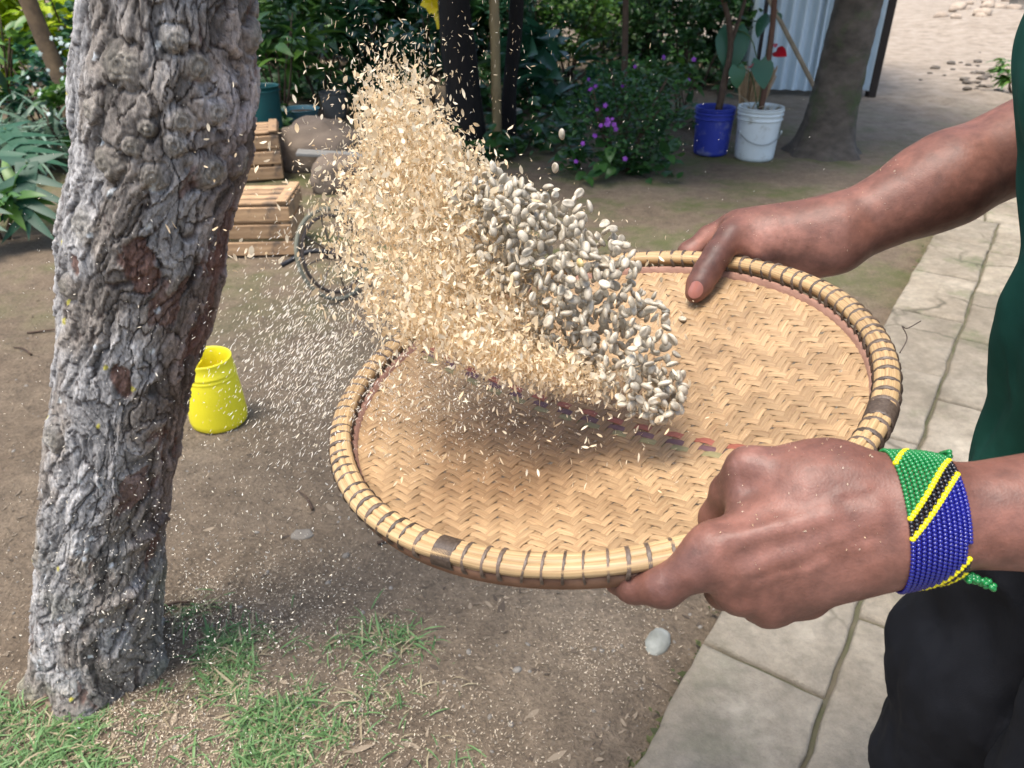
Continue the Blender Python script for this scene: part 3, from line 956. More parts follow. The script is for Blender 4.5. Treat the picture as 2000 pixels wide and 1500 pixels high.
body.chain([at(1515, 490, 0.885), at(1495, 520, 0.900), at(1468, 550, 0.895)], [0.0135, 0.0100, 0.0085], 0.008, 0.010)

# trunk of the body, legs, neck and head
ty = 0.56
def DX(p): return np.array(p, float) + np.array([0.028 + 0.057 * float(sstep(1.32, 1.05, np.float64(p[2]))), 0, 0])
def tadd(sol, a, b, *r): sol.add(DX(a), DX(b), *r)
for s in (-1, 1):
    tadd(body, (0.475, ty + s * .075, 1.33), (0.51, ty + s * .065, 1.08), 0.098, 0.092, 0.05)
    tadd(body, (0.51, ty + s * .065, 1.08), (0.535, ty + s * .075, 0.92), 0.092, 0.098, 0.05)
    tadd(body, (0.50, ty + s * .03, 1.40), (0.52, ty + s * .18, 1.41), 0.055, 0.05, 0.05)
    hip = np.array((0.535, ty + s * .085, 0.90)); kn_ = np.array((0.53, ty + s * .10, 0.50)); an = np.array((0.575, ty + s * .105, 0.15))
    tadd(body, hip, kn_, 0.082, 0.052, 0.03); tadd(body, kn_, an, 0.052, 0.034, 0.03)
    tadd(body, an, (0.585, ty + s * .105, 0.10), 0.034, 0.034, 0.02); tadd(body, (0.60, ty + s * .105, 0.10), (0.43, ty + s * .12, 0.085), 0.030, 0.022, 0.02)
tadd(body, (0.50, ty, 1.42), (0.475, ty, 1.52), 0.056, 0.052, 0.04)
hd = np.array([0.515, ty, 1.63])
body.add(hd + (0.012, 0, 0.02), hd + (0.02, 0, 0.03), 0.088, 0.088, 0.04)
body.add(hd + (-0.02, 0, 0.03), hd + (-0.045, 0, -0.065), 0.070, 0.046, 0.04)
body.add(hd + (-0.078, 0, 0.012), hd + (-0.106, 0, -0.022), 0.009, 0.014, 0.014)
body.add(hd + (-0.085, -.022, -.052), hd + (-0.085, .022, -.052), 0.011, 0.011, 0.01)
for s in (-1, 1):
    body.add(hd + (0.015, s * .082, 0.02), hd + (0.015, s * .086, -0.02), 0.013, 0.010, 0.01)
    body.add(hd + (-0.083, s * .018, .022), hd + (-0.078, s * .045, .022), 0.008, 0.007, 0.01)

BVx, BFx = surface(body, (-0.05, 0.2, 0.0), (0.95, 1.05, 1.80), 0.0030)

def skin():
    m, nt, bs = nodes('dark_brown_skin')
    co = coords(nt)
    n1 = noise(nt, co, 9, 5, 0.6); n2 = noise(nt, co, 70, 6, 0.65)
    c = ramp(nt, n1, [(0.3, (0.112, 0.047, 0.032)), (0.55, (0.172, 0.076, 0.054)), (0.75, (0.232, 0.112, 0.084))])
    av = nt.nodes.new('ShaderNodeAttribute'); av.attribute_name = 'tint'
    sp = nt.nodes.new('ShaderNodeSeparateColor'); nt.links.new(av.outputs['Color'], sp.inputs[0])
    c = mixc(nt, sp.outputs[0], c, (0.075, 0.034, 0.026))       # knuckles and the finger backs are darker skin
    c = mixc(nt, sp.outputs[1], c, (0.38, 0.185, 0.140))        # palms are paler
    c = mixc(nt, 0.6, c, ramp(nt, n2, [(0.3, (0.24, 0.24, 0.24)), (0.7, (0.76, 0.73, 0.72))]), 'OVERLAY')
    nt.links.new(c, bs.inputs['Base Color'])
    bs.inputs['Roughness'].default_value = 0.50
    bs.inputs['Specular IOR Level'].default_value = 0.36
    bs.inputs['Subsurface Weight'].default_value = 0.06
    bs.inputs['Subsurface Radius'].default_value = (0.006, 0.002, 0.001)
    vo = nt.nodes.new('ShaderNodeTexVoronoi'); vo.inputs['Scale'].default_value = 620; vo.feature = 'F1'
    nt.links.new(co, vo.inputs['Vector'])
    ad = nt.nodes.new('ShaderNodeMath'); ad.operation = 'MULTIPLY_ADD'; ad.inputs[1].default_value = 0.22
    nt.links.new(vo.outputs['Distance'], ad.inputs[0]); nt.links.new(n2, ad.inputs[2])
    bump(nt, bs, ad.outputs[0], 0.30, 0.0018)
    return m
tint = np.zeros((len(BVx), 3))
def paint(ch, p, r, amt):
    d = np.linalg.norm(BVx - np.asarray(p), axis=1)
    tint[:, ch] = np.maximum(tint[:, ch], amt * sstep(r, r * 0.35, d))
for p, r in ((at(1296, 1146, .468), .020), (at(1346, 1114, .462), .022), (at(1238, 1146, .487), .018)): paint(0, p, r, 0.55)
for p, r in ((at(1381, 525, .790), .022), (at(1400, 495, .796), .024), (at(1366, 550, .79), .016), (at(1415, 455, .80), .022)): paint(0, p, r, 0.75)
paint(0, at(1430, 960, .50), .045, 0.5)
# small folds of skin across the knuckles
def crease(p, axis, r, depth, n, sp):
    q = BVx - np.asarray(p); dist = np.linalg.norm(q, axis=1)
    t = q @ (axis / np.linalg.norm(axis))
    w = sstep(r, r * 0.4, dist)
    return -depth * w * sum(np.exp(-((t - (k - (n - 1) / 2) * sp) / 0.0012) ** 2) for k in range(n))
Nb = vnormals(BVx, BFx)
pal = sstep(0.1, 0.7, -(Nb @ AX_U)) * 0
for p, r in ((at(1520, 505, .835), .05), (at(1560, 520, .83), .045), (at(1385, 470, .862), .04), (at(1470, 500, .815), .035)): paint(1, p, r, 0.75)
tint[:, 1] *= sstep(-0.75, 0.15, -(Nb @ AX_U))
for p, r in ((at(1500, 478, .795), .030), (at(1545, 480, .795), .028), (at(1575, 515, .81), .045), (at(1535, 515, .82), .04)): paint(1, p, r * 1.35, 0.42)
off = crease(at(1290, 1146, .468), at(1346, 1114, .474) - at(1238, 1146, .497), 0.014, 0.0011, 4, 0.0032)
off += crease(at(1385, 528, .792), at(1399, 500, .806) - at(1366, 556, .800), 0.015, 0.0010, 4, 0.0034)
off += crease(at(1460, 925, .48), AX_R, 0.018, 0.0008, 4, 0.0042)
off += crease(at(1398, 1066, .462), nK['i'] - nW, 0.020, 0.0007, 6, 0.0042)
off += crease(at(1440, 1150, .466), nK['m'] - nW, 0.014, 0.0006, 4, 0.0038)
off += crease(at(1520, 490, .80), at(1580, 460, .8) - at(1500, 500, .8), 0.034, 0.0011, 4, 0.008)
for px, py, dep, rad in ((1456, 950, .0048, .012), (1500, 962, .0022, .016), (1412, 1098, .0016, .010), (1452, 1172, .0022, .006)):   # hollows between thumb, knuckles and fingers
    off -= dep * np.exp(-(np.linalg.norm(BVx - surf_pt(px, py), axis=1) / rad) ** 2)
BVs = BVx + Nb * (off + 0.0004 * fbm(BVx[:, 0] * 45, BVx[:, 1] * 45, BVx[:, 2] * 45, 3, 130))[:, None]
person = thing('person', 'person in dark green shirt and black trousers tossing coffee in a woven tray', 'person', (0.58, ty, 0.06))
obj('body', BVs, BFx, skin(), person, attrs={'tint': tint})

# the pale thumbnail of the far hand
def nail(c, nrm, along, L, W, name='nail'):
    nrm = nrm / np.linalg.norm(nrm); al = along - nrm * (along @ nrm); al /= np.linalg.norm(al); sd_ = np.cross(nrm, al)
    V = []
    for i in range(9):
        for j in range(9):
            u, v = i / 4 - 1, j / 4 - 1
            uu, vv = u * math.sqrt(1 - v * v / 2), v * math.sqrt(1 - u * u / 2)
            V.append(c + al * uu * L + sd_ * vv * W + nrm * (-0.0035 * vv * vv - 0.0016 * max(0, uu) ** 2))
    return np.array(V), grid_faces(9, 9)
M_NAIL = simple('fingernail', (0.36, 0.150, 0.120), (0.28, 0.110, 0.085), 60, 0.28, spec=0.5)
def skin_hit(px, py, d0=0.40, d1=1.0):
    d = np.linspace(d0, d1, 900); q = body.d(CAMP + d[:, None] * ray(px, py))
    k = int(np.argmax(q < 0)); p = CAMP + d[k] * ray(px, py)
    e = 0.001; g_ = np.array([body.d((p + e * v)[None])[0] - body.d((p - e * v)[None])[0] for v in np.eye(3)])
    return p, g_ / np.linalg.norm(g_)
tc_, tn_ = skin_hit(1358, 566, .7, .9)
tn_ = tn_ * 0.8 - AX_R * 0.25 - AX_F * .2
V, F = nail(tc_ + tn_ * 0.0016, tn_, at(1350, 582, .79) - at(1374, 540, .79), 0.0092, 0.0078)
obj('nail', V, F, M_NAIL, person)

# clothes
M_SHIRT = simple('green_cotton', (0.012, 0.075, 0.055), (0.006, 0.050, 0.036), 18, 0.85, 0.35, 0.0012, 900, spec=0.2)
M_TROU = simple('black_cotton', (0.0085, 0.009, 0.012), (0.005, 0.0055, 0.008), 22, 0.8, 0.4, 0.0012, 700, spec=0.25)
shirt = Solid()
for s in (-1, 1):
    tadd(shirt, (0.490, ty + s * .075, 1.33), (0.505, ty + s * .068, 1.10), 0.120, 0.114, 0.06)
    tadd(shirt, (0.508, ty + s * .068, 1.10), (0.535, ty + s * .085, 0.90), 0.114, 0.122, 0.06)
    tadd(shirt, (0.50, ty + s * .05, 1.40), (0.52, ty + s * .19, 1.40), 0.066, 0.062, 0.05)
tadd(shirt, (0.405, ty - .01, 1.05), (0.392, ty - .02, 0.975), 0.030, 0.026, 0.07)
shirt.add(nS, nS * .55 + nE * .45, 0.068, 0.070, 0.04)
shirt.add(fS, fS * .60 + fE * .40, 0.068, 0.069, 0.04)
SV, SF = surface(shirt, (0.2, 0.15, 0.75), (0.95, 1.0, 1.55), 0.006)
SN = vnormals(SV, SF)
fold = 0.012 * (0.5 - 2 * np.abs(fbm(SV[:, 0] * 4, SV[:, 1] * 9 + 2 * SV[:, 2], SV[:, 2] * 2.4, 3, 140))) * sstep(1.36, 1.15, SV[:, 2]) + 0.006 * (0.4 - np.abs(fbm(SV[:, 0] * 10 + SV[:, 2] * 5, SV[:, 1] * 16, SV[:, 2] * 7, 3, 141)))
SV = SV + SN * fold[:, None]
hem = 0.865 + 0.008 * np.sin(SV[:, 1] * 30) - 0.085 * sstep(0.60, 0.44, SV[:, 1])
SV[:, 2] = np.maximum(SV[:, 2], hem)
obj('shirt', SV, SF, M_SHIRT, person)
tro = Solid()
for s in (-1, 1):
    tro.add((0.625, ty + s * .05, 0.93), (0.625, ty + s * .080, 0.86), 0.090, 0.102, 0.05)
    xk = -0.012 if s > 0 else 0.0
    tro.chain([(0.62, ty + s * .085, 0.86), (0.612 + xk, ty + s * .105, 0.60), (0.625 + xk, ty + s * .115, 0.40), (0.65, ty + s * .115, 0.16)], [0.102, 0.106, 0.090, 0.072], 0.05, 0.03)
TV_, TF_ = surface(tro, (0.25, 0.2, 0.05), (1.0, 1.0, 1.1), 0.0065)
TN = vnormals(TV_, TF_)
TV_ = TV_ + TN * (0.014 * (0.6 - 2 * np.abs(fbm(TV_[:, 0] * 6 + TV_[:, 2] * 3, TV_[:, 1] * 8, TV_[:, 2] * 2.2, 3, 150))) + 0.004 * fbm(TV_[:, 0] * 24, TV_[:, 1] * 24, TV_[:, 2] * 14, 3, 151))[:, None]
obj('trousers', TV_, TF_, M_TROU, person)
hair = Solid().add(hd + (0.018, 0, 0.045), hd + (0.03, 0, 0.03), 0.089, 0.088, 0.03)
HV, HF = surface(hair, (0.3, 0.4, 1.5), (0.75, 0.75, 1.8), 0.006)
keep = (HV[:, 2] - hd[2] > 0.02 + 0.9 * np.minimum(0, 0.03 - (HV[:, 0] - hd[0])))
HF = HF[keep[HF].all(1)]
obj('hair', HV, HF, simple('black_hair', (0.012, 0.010, 0.009), None, 200, 0.8, 0.8, 0.004), person)
for s in (-1, 1):
    sh = Solid().add((0.67, ty + s * .105, 0.10), (0.48, ty + s * .12, 0.095), 0.036, 0.034, 0.03).add((0.65, ty + s * .105, 0.10), (0.635, ty + s * .105, 0.14), 0.042, 0.044, 0.03)
    V, F = surface(sh, (0.3, 0.3, 0.0), (0.85, 0.85, 0.25), 0.006)
    V[:, 2] = np.maximum(V[:, 2], 0.062)
    obj('shoe', V, F, simple('dark_leather', (0.03, 0.022, 0.018), None, 40, 0.5), person)

# ---------------------------------------------------------------- the bead bracelet
bc_ = at(1800, 1012, 0.466)
bx = -fwd                                     # towards the elbow
by = (CAMP - bc_); by -= bx * (by @ bx); by /= np.linalg.norm(by)
bz = np.cross(by, bx); bz = bz if bz @ AX_U > 0 else -bz
brace = thing('bracelet', 'wide beaded bracelet in green, yellow, black and blue on the near wrist', 'bracelet', bc_)
bead_m = {k: simple('bead_' + k, c, tuple(x * .75 for x in c), 300, r, spec=0.6) for k, c, r in (('green', (0.010, 0.19, 0.045), 0.18), ('yellow', (0.85, 0.72, 0.0), 0.35), ('black', (0.006, 0.006, 0.008), 0.15), ('blue', (0.008, 0.010, 0.19), 0.15))}
sph = lathe([(0.0005, -1), (.5, -.87), (.87, -.5), (1, 0), (.87, .5), (.5, .87), (.3, .9)], 8)
near_arm = Solid(); near_arm.base = [pr for pr in body.base if min(np.linalg.norm(pr[0] - bc_), np.linalg.norm(pr[1] - bc_)) < 0.16 or np.linalg.norm((pr[0] + pr[1]) / 2 - bc_) < .12]
def wrist_r(ca_, axial):                       # distance of the wrist's skin from the bracelet axis
    lo_, hi_ = 0.012, 0.07
    o = bc_ + bx * axial
    for _ in range(16):
        mid = (lo_ + hi_) / 2
        if near_arm.d((o + ca_ * mid)[None])[0] > 0: hi_ = mid
        else: lo_ = mid
    return hi_
PX2M = 0.466 / FPX
per = {k: [] for k in bead_m}
NU, NA = 12, 84
for iu in range(NU):
    u = iu / (NU - 1)
    axial = (u - 0.5) * 0.0315
    for ia in range(NA):
        a = (ia - 1.45 * (iu - 5.5)) / NA * 2 * math.pi - math.pi - 1.45 * 5.5 / NA * 2 * math.pi            # 0 faces the camera, downwards positive
        arc = a * 118
        d_ = by * math.cos(a) - bz * math.sin(a)
        if ia % 4 == 0 or True:
            r_ = wrist_r(d_, axial)
        bi = ia - NA // 2                      # the rows of beads run slantwise round the wrist
        bi = (bi + 14) % 60 - 14
        s = bi * 8.42
        kind = 'yellow' if bi == -14 else 'green' if bi < 0 else 'yellow' if bi == 0 else 'black' if bi < 5 else 'yellow' if bi == 5 else 'blue' if bi < 28 else 'yellow' if bi == 28 else 'black' if bi < 33 else 'yellow' if bi == 33 else 'green'
        if iu > 10 and 60 < s < 233 and a > 0.55: continue                 # the band narrows a little at the back edge
        big = 1.18 if kind == 'yellow' else 1.0
        per[kind].append((bc_ + bx * axial + d_ * (r_ + 0.0012), a, big))
        if kind == 'yellow' and iu < NU - 1:   # the yellow rows are strung tight, bead against bead
            ax2 = axial + 0.5 * 0.0315 / (NU - 1); a2 = a - 0.725 / NA * 2 * math.pi; d2 = by * math.cos(a2) - bz * math.sin(a2)
            per[kind].append((bc_ + bx * ax2 + d2 * (wrist_r(d2, ax2) + 0.0014), a2, big))
for k, L in per.items():
    P = np.array([q[0] for q in L])
    Rm = np.array([np.stack([bz * math.cos(q[1]) + by * math.sin(q[1]), np.cross(bx, bz * math.cos(q[1]) + by * math.sin(q[1])), bx], 1) for q in L])
    S = np.array([(0.00150 * q[2], 0.00145 * q[2], 0.00150 * q[2]) for q in L])
    V, F = scatter(np.array(sph[0]), sph[1], P, Rm, S)
    o = obj(k + '_beads', V, F, bead_m[k], brace); o['kind'] = 'stuff'
tk = [bc_ + bx * 0.020 - bz * wrist_r(-bz, 0.018) - bz * .002, bc_ + bx * 0.026 - bz * 0.037 , bc_ + bx * 0.033 - bz * 0.041]
Pk = spline(tk, 14)
Pk = np.vstack([Pk + rng.normal(0, 0.0012, Pk.shape) for _ in range(4)])
tk2 = [bc_ + bx * 0.0185 + bz * (wrist_r(bz, 0.018) + 0.001) + by * q for q in np.linspace(-.004, .008, 6)]
Pk = np.vstack([Pk, np.array(tk2), np.array(tk2) + bz * .0025])
V, F = scatter(np.array(sph[0]), sph[1], Pk, rotm(*rng.uniform(0, 6, (3, len(Pk)))), np.full(len(Pk), 0.0018))
o = obj('bead_tassel', V, F, bead_m['green'], brace); o['kind'] = 'stuff'

# ================================================================ the winnowing basket
basket = thing('winnowing_basket', 'large round shallow woven bamboo tray with lashed rim, held in both hands', 'basket', BC)
def bamboo(name, c1, c2, rnd=0.16, stain_shade=None):
    m, nt, bs = nodes(name)
    tc = nt.nodes.new('ShaderNodeTexCoord'); mp = nt.nodes.new('ShaderNodeMapping'); mp.inputs['Scale'].default_value = (14, 900, 1)
    nt.links.new(tc.outputs['UV'], mp.inputs[0])
    oi = nt.nodes.new('ShaderNodeObjectInfo')
    nt.links.new(oi.outputs['Random'], mp.inputs['Location'])
    f = noise(nt, mp.outputs[0], 1.0, 4, 0.6)
    mp2 = nt.nodes.new('ShaderNodeMapping'); mp2.inputs['Scale'].default_value = (30, 30, 1)
    nt.links.new(tc.outputs['UV'], mp2.inputs[0])
    f2 = noise(nt, coords(nt), 11, 5, 0.6)
    c = ramp(nt, f, [(0.25, c2), (0.5, tuple((a + b) / 2 for a, b in zip(c1, c2))), (0.75, c1)])
    c = mixc(nt, 0.5, c, ramp(nt, f2, [(0.3, (0.30, 0.27, 0.24)), (0.7, (0.72, 0.70, 0.66))]), 'OVERLAY')
    if stain_shade is not None:                                  # husk-dust stain, with shade under the chaff painted into the brown
        vd_ = nt.nodes.new('ShaderNodeVectorMath'); vd_.operation = 'DISTANCE'; vd_.inputs[1].default_value = [float(q) for q in stain_shade]
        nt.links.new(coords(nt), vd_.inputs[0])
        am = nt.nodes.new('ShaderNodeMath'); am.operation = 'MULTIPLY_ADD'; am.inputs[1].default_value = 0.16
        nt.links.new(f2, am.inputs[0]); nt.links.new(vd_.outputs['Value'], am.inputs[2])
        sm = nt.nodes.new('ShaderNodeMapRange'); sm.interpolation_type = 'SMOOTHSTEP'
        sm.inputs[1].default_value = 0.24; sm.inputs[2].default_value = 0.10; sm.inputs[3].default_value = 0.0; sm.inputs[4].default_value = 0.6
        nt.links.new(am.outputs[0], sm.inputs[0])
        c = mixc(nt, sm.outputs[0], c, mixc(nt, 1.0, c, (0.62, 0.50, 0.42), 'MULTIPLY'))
    hs = nt.nodes.new('ShaderNodeHueSaturation'); mr = nt.nodes.new('ShaderNodeMapRange')
    mr.inputs[3].default_value = 1 - rnd; mr.inputs[4].default_value = 1 + rnd
    nt.links.new(oi.outputs['Random'], mr.inputs[0]); nt.links.new(mr.outputs[0], hs.inputs['Value']); nt.links.new(c, hs.inputs['Color'])
    nt.links.new(hs.outputs[0], bs.inputs['Base Color'])
    bs.inputs['Roughness'].default_value = 0.45; bs.inputs['Specular IOR Level'].default_value = 0.35
    bump(nt, bs, f, 0.35, 0.0006)
    return m
M_STRIP = bamboo('bamboo_strip', (0.455, 0.322, 0.182), (0.222, 0.130, 0.064), stain_shade=on_plane(1090, 860, -.035))
M_DYE = {'red': bamboo('dyed_red', (0.34, 0.115, 0.075), (0.23, 0.075, 0.05)), 'purple': bamboo('dyed_purple', (0.155, 0.085, 0.085), (0.085, 0.042, 0.05)), 'green': bamboo('dyed_green', (0.255, 0.225, 0.115), (0.17, 0.145, 0.07))}
M_RIMB = bamboo('rim_bamboo', (0.54, 0.395, 0.210), (0.245, 0.145, 0.066), 0.14)
M_HOOP = simple('hoop_wood', (0.355, 0.200, 0.145), (0.25, 0.135, 0.095), 60, 0.55, 0.3, 0.001, stretch=(1, 1, 3))
M_HOOP2 = simple('outer_hoop_wood', (0.25, 0.135, 0.078), (0.15, 0.075, 0.042), 40, 0.7, 0.4, 0.001)
M_LASH = simple('lashing_fibre', (0.135, 0.098, 0.072), (0.065, 0.043, 0.03), 500, 0.42, 0.5, 0.0006, stretch=(1, 1, 1), rnd=0.35, spec=0.5)
floor_ = group_part('woven_floor', basket); rim_ = group_part('rim', basket)
SW = 0.0074; RIN = 0.2265; NS = int(RIN / SW)
pv = on_plane(1120, 815, -.045) - BC
vd = int(round(float(pv @ E2) / SW - .5))
def tri_w(i): q = (i + 300) % 14; return q if q < 7 else 14 - q
def over(i, j): return ((j + i) % 4) < 2                # True: the strip along E1 lies on top
def strip_obj(k, along1):
    off = (k + 0.5) * SW
    if abs(off) > RIN - 0.004: return
    half = math.sqrt(RIN ** 2 - off ** 2)
    cr = np.arange(int(-half / SW) - 1, int(half / SW) + 2)
    U, Z = [], []
    ups = {}
    for i in cr:
        o = over(i, k) if along1 else not over(k, i)
        ups[i] = 1.0 if o else -1.0
    for i in cr[:-1]:
        U += [(i + .5) * SW, (i + 1.0) * SW]; Z += [ups[i], 0.5 * (ups[i] + ups[i + 1])]
    U, Z = np.array(U), np.array(Z)
    m = np.abs(U) <= half
    U, Z = U[m], Z[m]
    if len(U) < 4: return
    U[0], U[-1] = -half, half
    wd = 0.93 + 0.07 * ((k * 0.618) % 1.0)
    wv = 0.0015 * fbm(U * 20 + k, 0 * U + k * 3.1, 0 * U, 2, 160 + along1)
    V, UV = [], []
    for du, dz in ((-0.5, -0.00075), (0.0, 0.00030), (0.5, -0.00075)):
        v = off + wv + du * SW * wd
        r = np.hypot(U, v)
        z = bowl(r) + Z * 0.00085 + dz
        V.append(bl(U, v, z) if along1 else bl(v, U, z)); UV.append(np.stack([U + k * 0.37, np.full_like(U, du * SW + k * .05)], 1))
    V = np.stack(V, 1).reshape(-1, 3); UV = np.stack(UV, 1).reshape(-1, 2)
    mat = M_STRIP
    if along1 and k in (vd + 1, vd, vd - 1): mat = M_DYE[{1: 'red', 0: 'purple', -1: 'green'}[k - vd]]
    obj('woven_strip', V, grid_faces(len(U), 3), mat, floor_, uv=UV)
for k in range(-NS - 1, NS + 1):
    strip_obj(k, True); strip_obj(k, False)
# rim: three splints, an inner and an outer hoop, and the lashings that bind them
def ring_pts(r, z, n=180, wob=0.0006, seed=0):
    a = np.arange(n) * 2 * math.pi / n
    rr_ = r + wob * vnoise(np.cos(a) * 4, np.sin(a) * 4, 0 * a + seed, seed)
    return bl(rr_ * np.cos(a), rr_ * np.sin(a), z + wob * vnoise(np.cos(a) * 5, np.sin(a) * 5, 0 * a + seed, seed + 1)), a
for r, z, rad, sd_ in ((BR - .0042, .0010, .0054, 1), (BR + .0045, .0006, .0052, 2), (BR + .0002, .0040, .0038, 3), (BR + .0006, -.0055, .0054, 4)):
    P, a = ring_pts(r, z, 180, 0.0010, sd_)
    n = 9
    T = np.roll(P, -1, 0) - np.roll(P, 1, 0); T /= np.linalg.norm(T, axis=1)[:, None]
    O = P - BC; O -= BN * (O @ BN)[:, None]; O /= np.linalg.norm(O, axis=1)[:, None]
    b = np.arange(n) * 2 * math.pi / n
    rr_ = rad * (1 + 0.05 * vnoise(a[:, None] * 30 + 0 * b, np.cos(b)[None] * 2 + 0 * a[:, None], np.sin(b)[None] * 2 + 0 * a[:, None], sd_))
    V = P[:, None] + rr_[..., None] * (np.cos(b)[None, :, None] * O[:, None] + np.sin(b)[None, :, None] * BN[None, None])
    UV = np.stack(np.broadcast_arrays(a[:, None] * 0.23, (b * rad)[None]), -1).reshape(-1, 2)
    obj('rim_splint', V.reshape(-1, 3), grid_faces(180, n, True, True), M_RIMB, rim_, uv=UV)
def hoop(r0, r1, z0, z1, name, mat):
    prof = [(r0, z0), (r0, z1), ((r0 + r1) / 2, z1 + .001), (r1, z1), (r1, z0)]
    a = np.arange(160) * 2 * math.pi / 160
    V = np.stack([bl((r - (0.10 * max(0, -z - .008))) * np.cos(a), (r - (0.10 * max(0, -z - .008))) * np.sin(a), np.full_like(a, z)) for r, z in prof], 0).reshape(-1, 3)
    obj(name, V, grid_faces(5, 160, True, True), mat, basket)
hoop(.2235, .2280, -.0270, -.0070, 'inner_hoop', M_HOOP)
hoop(.2400, .2425, -.0150, -.0060, 'outer_hoop', M_HOOP2)
lash_cache = {}
def lash_mesh(w):
    if w in lash_cache: return lash_cache[w]
    b = np.arange(16) * 2 * math.pi / 16
    V = []
    ridges = max(3, int(w / 0.0011))
    xs = np.linspace(-w / 2, w / 2, 2 * ridges + 1)
    for i, x in enumerate(xs):
        g = 0.0007 if i % 2 else 0.0
        if i in (0, len(xs) - 1): g = -0.0012
        V.append(np.stack([(0.0106 + g) * np.cos(b), x + 0.0016 * np.sin(b), -0.0022 + (0.0103 + g) * np.sin(b)], -1))
    V = np.array(V).reshape(-1, 3)
    me = mesh('lashing', V, grid_faces(len(xs), 16, False, True), M_LASH)
    lash_cache[w] = me
    return me
wide = {}
for px, py in ((872, 1078), (1722, 812), (1392, 508)):
    q = on_plane(px, py) - BC; wide[math.atan2(q @ E2, q @ E1)] = 0.017 if px != 1392 else 0.007
NL = 108
for k in range(NL):
    a = 2 * math.pi * (k + random.uniform(-.12, .12)) / NL - math.pi
    near_w = [w for w in wide if abs((a - w + math.pi) % (2 * math.pi) - math.pi) < 0.045]
    if near_w: continue
    o = link('lashing', lash_mesh(random.choice((0.0016, 0.0020, 0.0026, 0.0032))), rim_)
    rad_ = E1 * math.cos(a) + E2 * math.sin(a); tan_ = -E1 * math.sin(a) + E2 * math.cos(a)
    ti = random.gauss(0, 0.10)
    t2 = tan_ * math.cos(ti) + BN * math.sin(ti); n2 = BN * math.cos(ti) - tan_ * math.sin(ti)
    o.matrix_basis = Matrix([[*(float(c) for c in (rad_[i], t2[i], n2[i], (BC + rad_ * BR)[i]))] for i in range(3)] + [[0, 0, 0, 1]])
for a, w in wide.items():
    o = link('lashing', lash_mesh(w), rim_)
    rad_ = E1 * math.cos(a) + E2 * math.sin(a); tan_ = -E1 * math.sin(a) + E2 * math.cos(a)
    o.matrix_basis = Matrix([[*(float(c) for c in (rad_[i], tan_[i], BN[i], (BC + rad_ * BR)[i]))] for i in range(3)] + [[0, 0, 0, 1]])
w0 = on_plane(1757, 690); 
V, F = sweep(spline([w0, w0 + AX_R * .006 + AX_U * .012, w0 + AX_R * .002 + AX_U * .022, w0 + AX_R * .006 + AX_U * .020, w0 + AX_R * .017 + AX_U * .026], 20), 0.0005, 5)
obj('loose_fibre', V, F, M_LASH, basket)

# ================================================================ coffee beans in the air
def bean_mesh(seed):
    r = np.random.default_rng(seed)
    nu, nv = 12, 16
    L, W, H = 0.0052 * r.uniform(.92, 1.1), 0.0037 * r.uniform(.92, 1.08), 0.0028 * r.uniform(.9, 1.1)
    V = []
    for i in range(nu + 1):
        p = math.pi * i / nu
        for j in range(nv):
            q = 2 * math.pi * j / nv
            x = math.cos(p); y = math.sin(p) * math.cos(q); z = math.sin(p) * math.sin(q)
            zz = z if z > 0 else z * 0.62
            if z < 0: zz += 0.46 * math.exp(-(y / 0.15) ** 2) * (1 - x * x) * min(1, -z * 2.5)
            V.append((x * L, y * W * (1 - .05 * x), zz * H))
    return mesh('coffee_bean', np.array(V), grid_faces(nu + 1, nv, False, True), None)
def bean_mat(name, c1, c2, rough=0.42):
    m, nt, bs = nodes(name)
    co = coords(nt)
    oi = nt.nodes.new('ShaderNodeObjectInfo')
    va = nt.nodes.new('ShaderNodeVectorMath'); va.operation = 'ADD'
    nt.links.new(co, va.inputs[0]); nt.links.new(oi.outputs['Random'], va.inputs[1])
    f = noise(nt, va.outputs[0], 260, 4, 0.6)
    c = ramp(nt, f, [(0.32, c2), (0.52, c1), (0.72, tuple(min(1, x * 1.25) for x in c1))])
    hs = nt.nodes.new('ShaderNodeHueSaturation'); mr = nt.nodes.new('ShaderNodeMapRange')
    mr.inputs[3].default_value = 0.72; mr.inputs[4].default_value = 1.18
    nt.links.new(oi.outputs['Random'], mr.inputs[0]); nt.links.new(mr.outputs[0], hs.inputs['Value']); nt.links.new(c, hs.inputs['Color'])
    nt.links.new(hs.outputs[0], bs.inputs['Base Color'])
    bs.inputs['Roughness'].default_value = rough; bs.inputs['Specular IOR Level'].default_value = 0.45
    bump(nt, bs, f, 0.2, 0.0004)
    return m
M_BEAN = bean_mat('green_coffee', (0.475, 0.415, 0.315), (0.33, 0.28, 0.205), 0.4)
M_BEANY = bean_mat('yellow_coffee', (0.66, 0.52, 0.24), (0.55, 0.40, 0.17))
M_BEANG = bean_mat('grey_coffee', (0.20, 0.19, 0.155), (0.13, 0.125, 0.10))
beans = [bean_mesh(s) for s in range(8)]
for b in beans: b.materials.append(M_BEAN)
beansY = beans[0].copy(); beansY.materials.clear(); beansY.materials.append(M_BEANY)
beansG = beans[1].copy(); beansG.materials.clear(); beansG.materials.append(M_BEANG)
BG = 'coffee beans tossed out of the woven tray'
spine = [(1312, 812, .592, 26, .018), (1285, 775, .598, 66, .028), (1225, 705, .610, 112, .038), (1175, 630, .620, 126, .046), (1118, 550, .612, 132, .046), (1060, 480, .606, 128, .040), (1005, 425, .604, 104, .034), (955, 388, .606, 74, .028), (900, 350, .610, 60, .022)]
bp = []
tries = 0
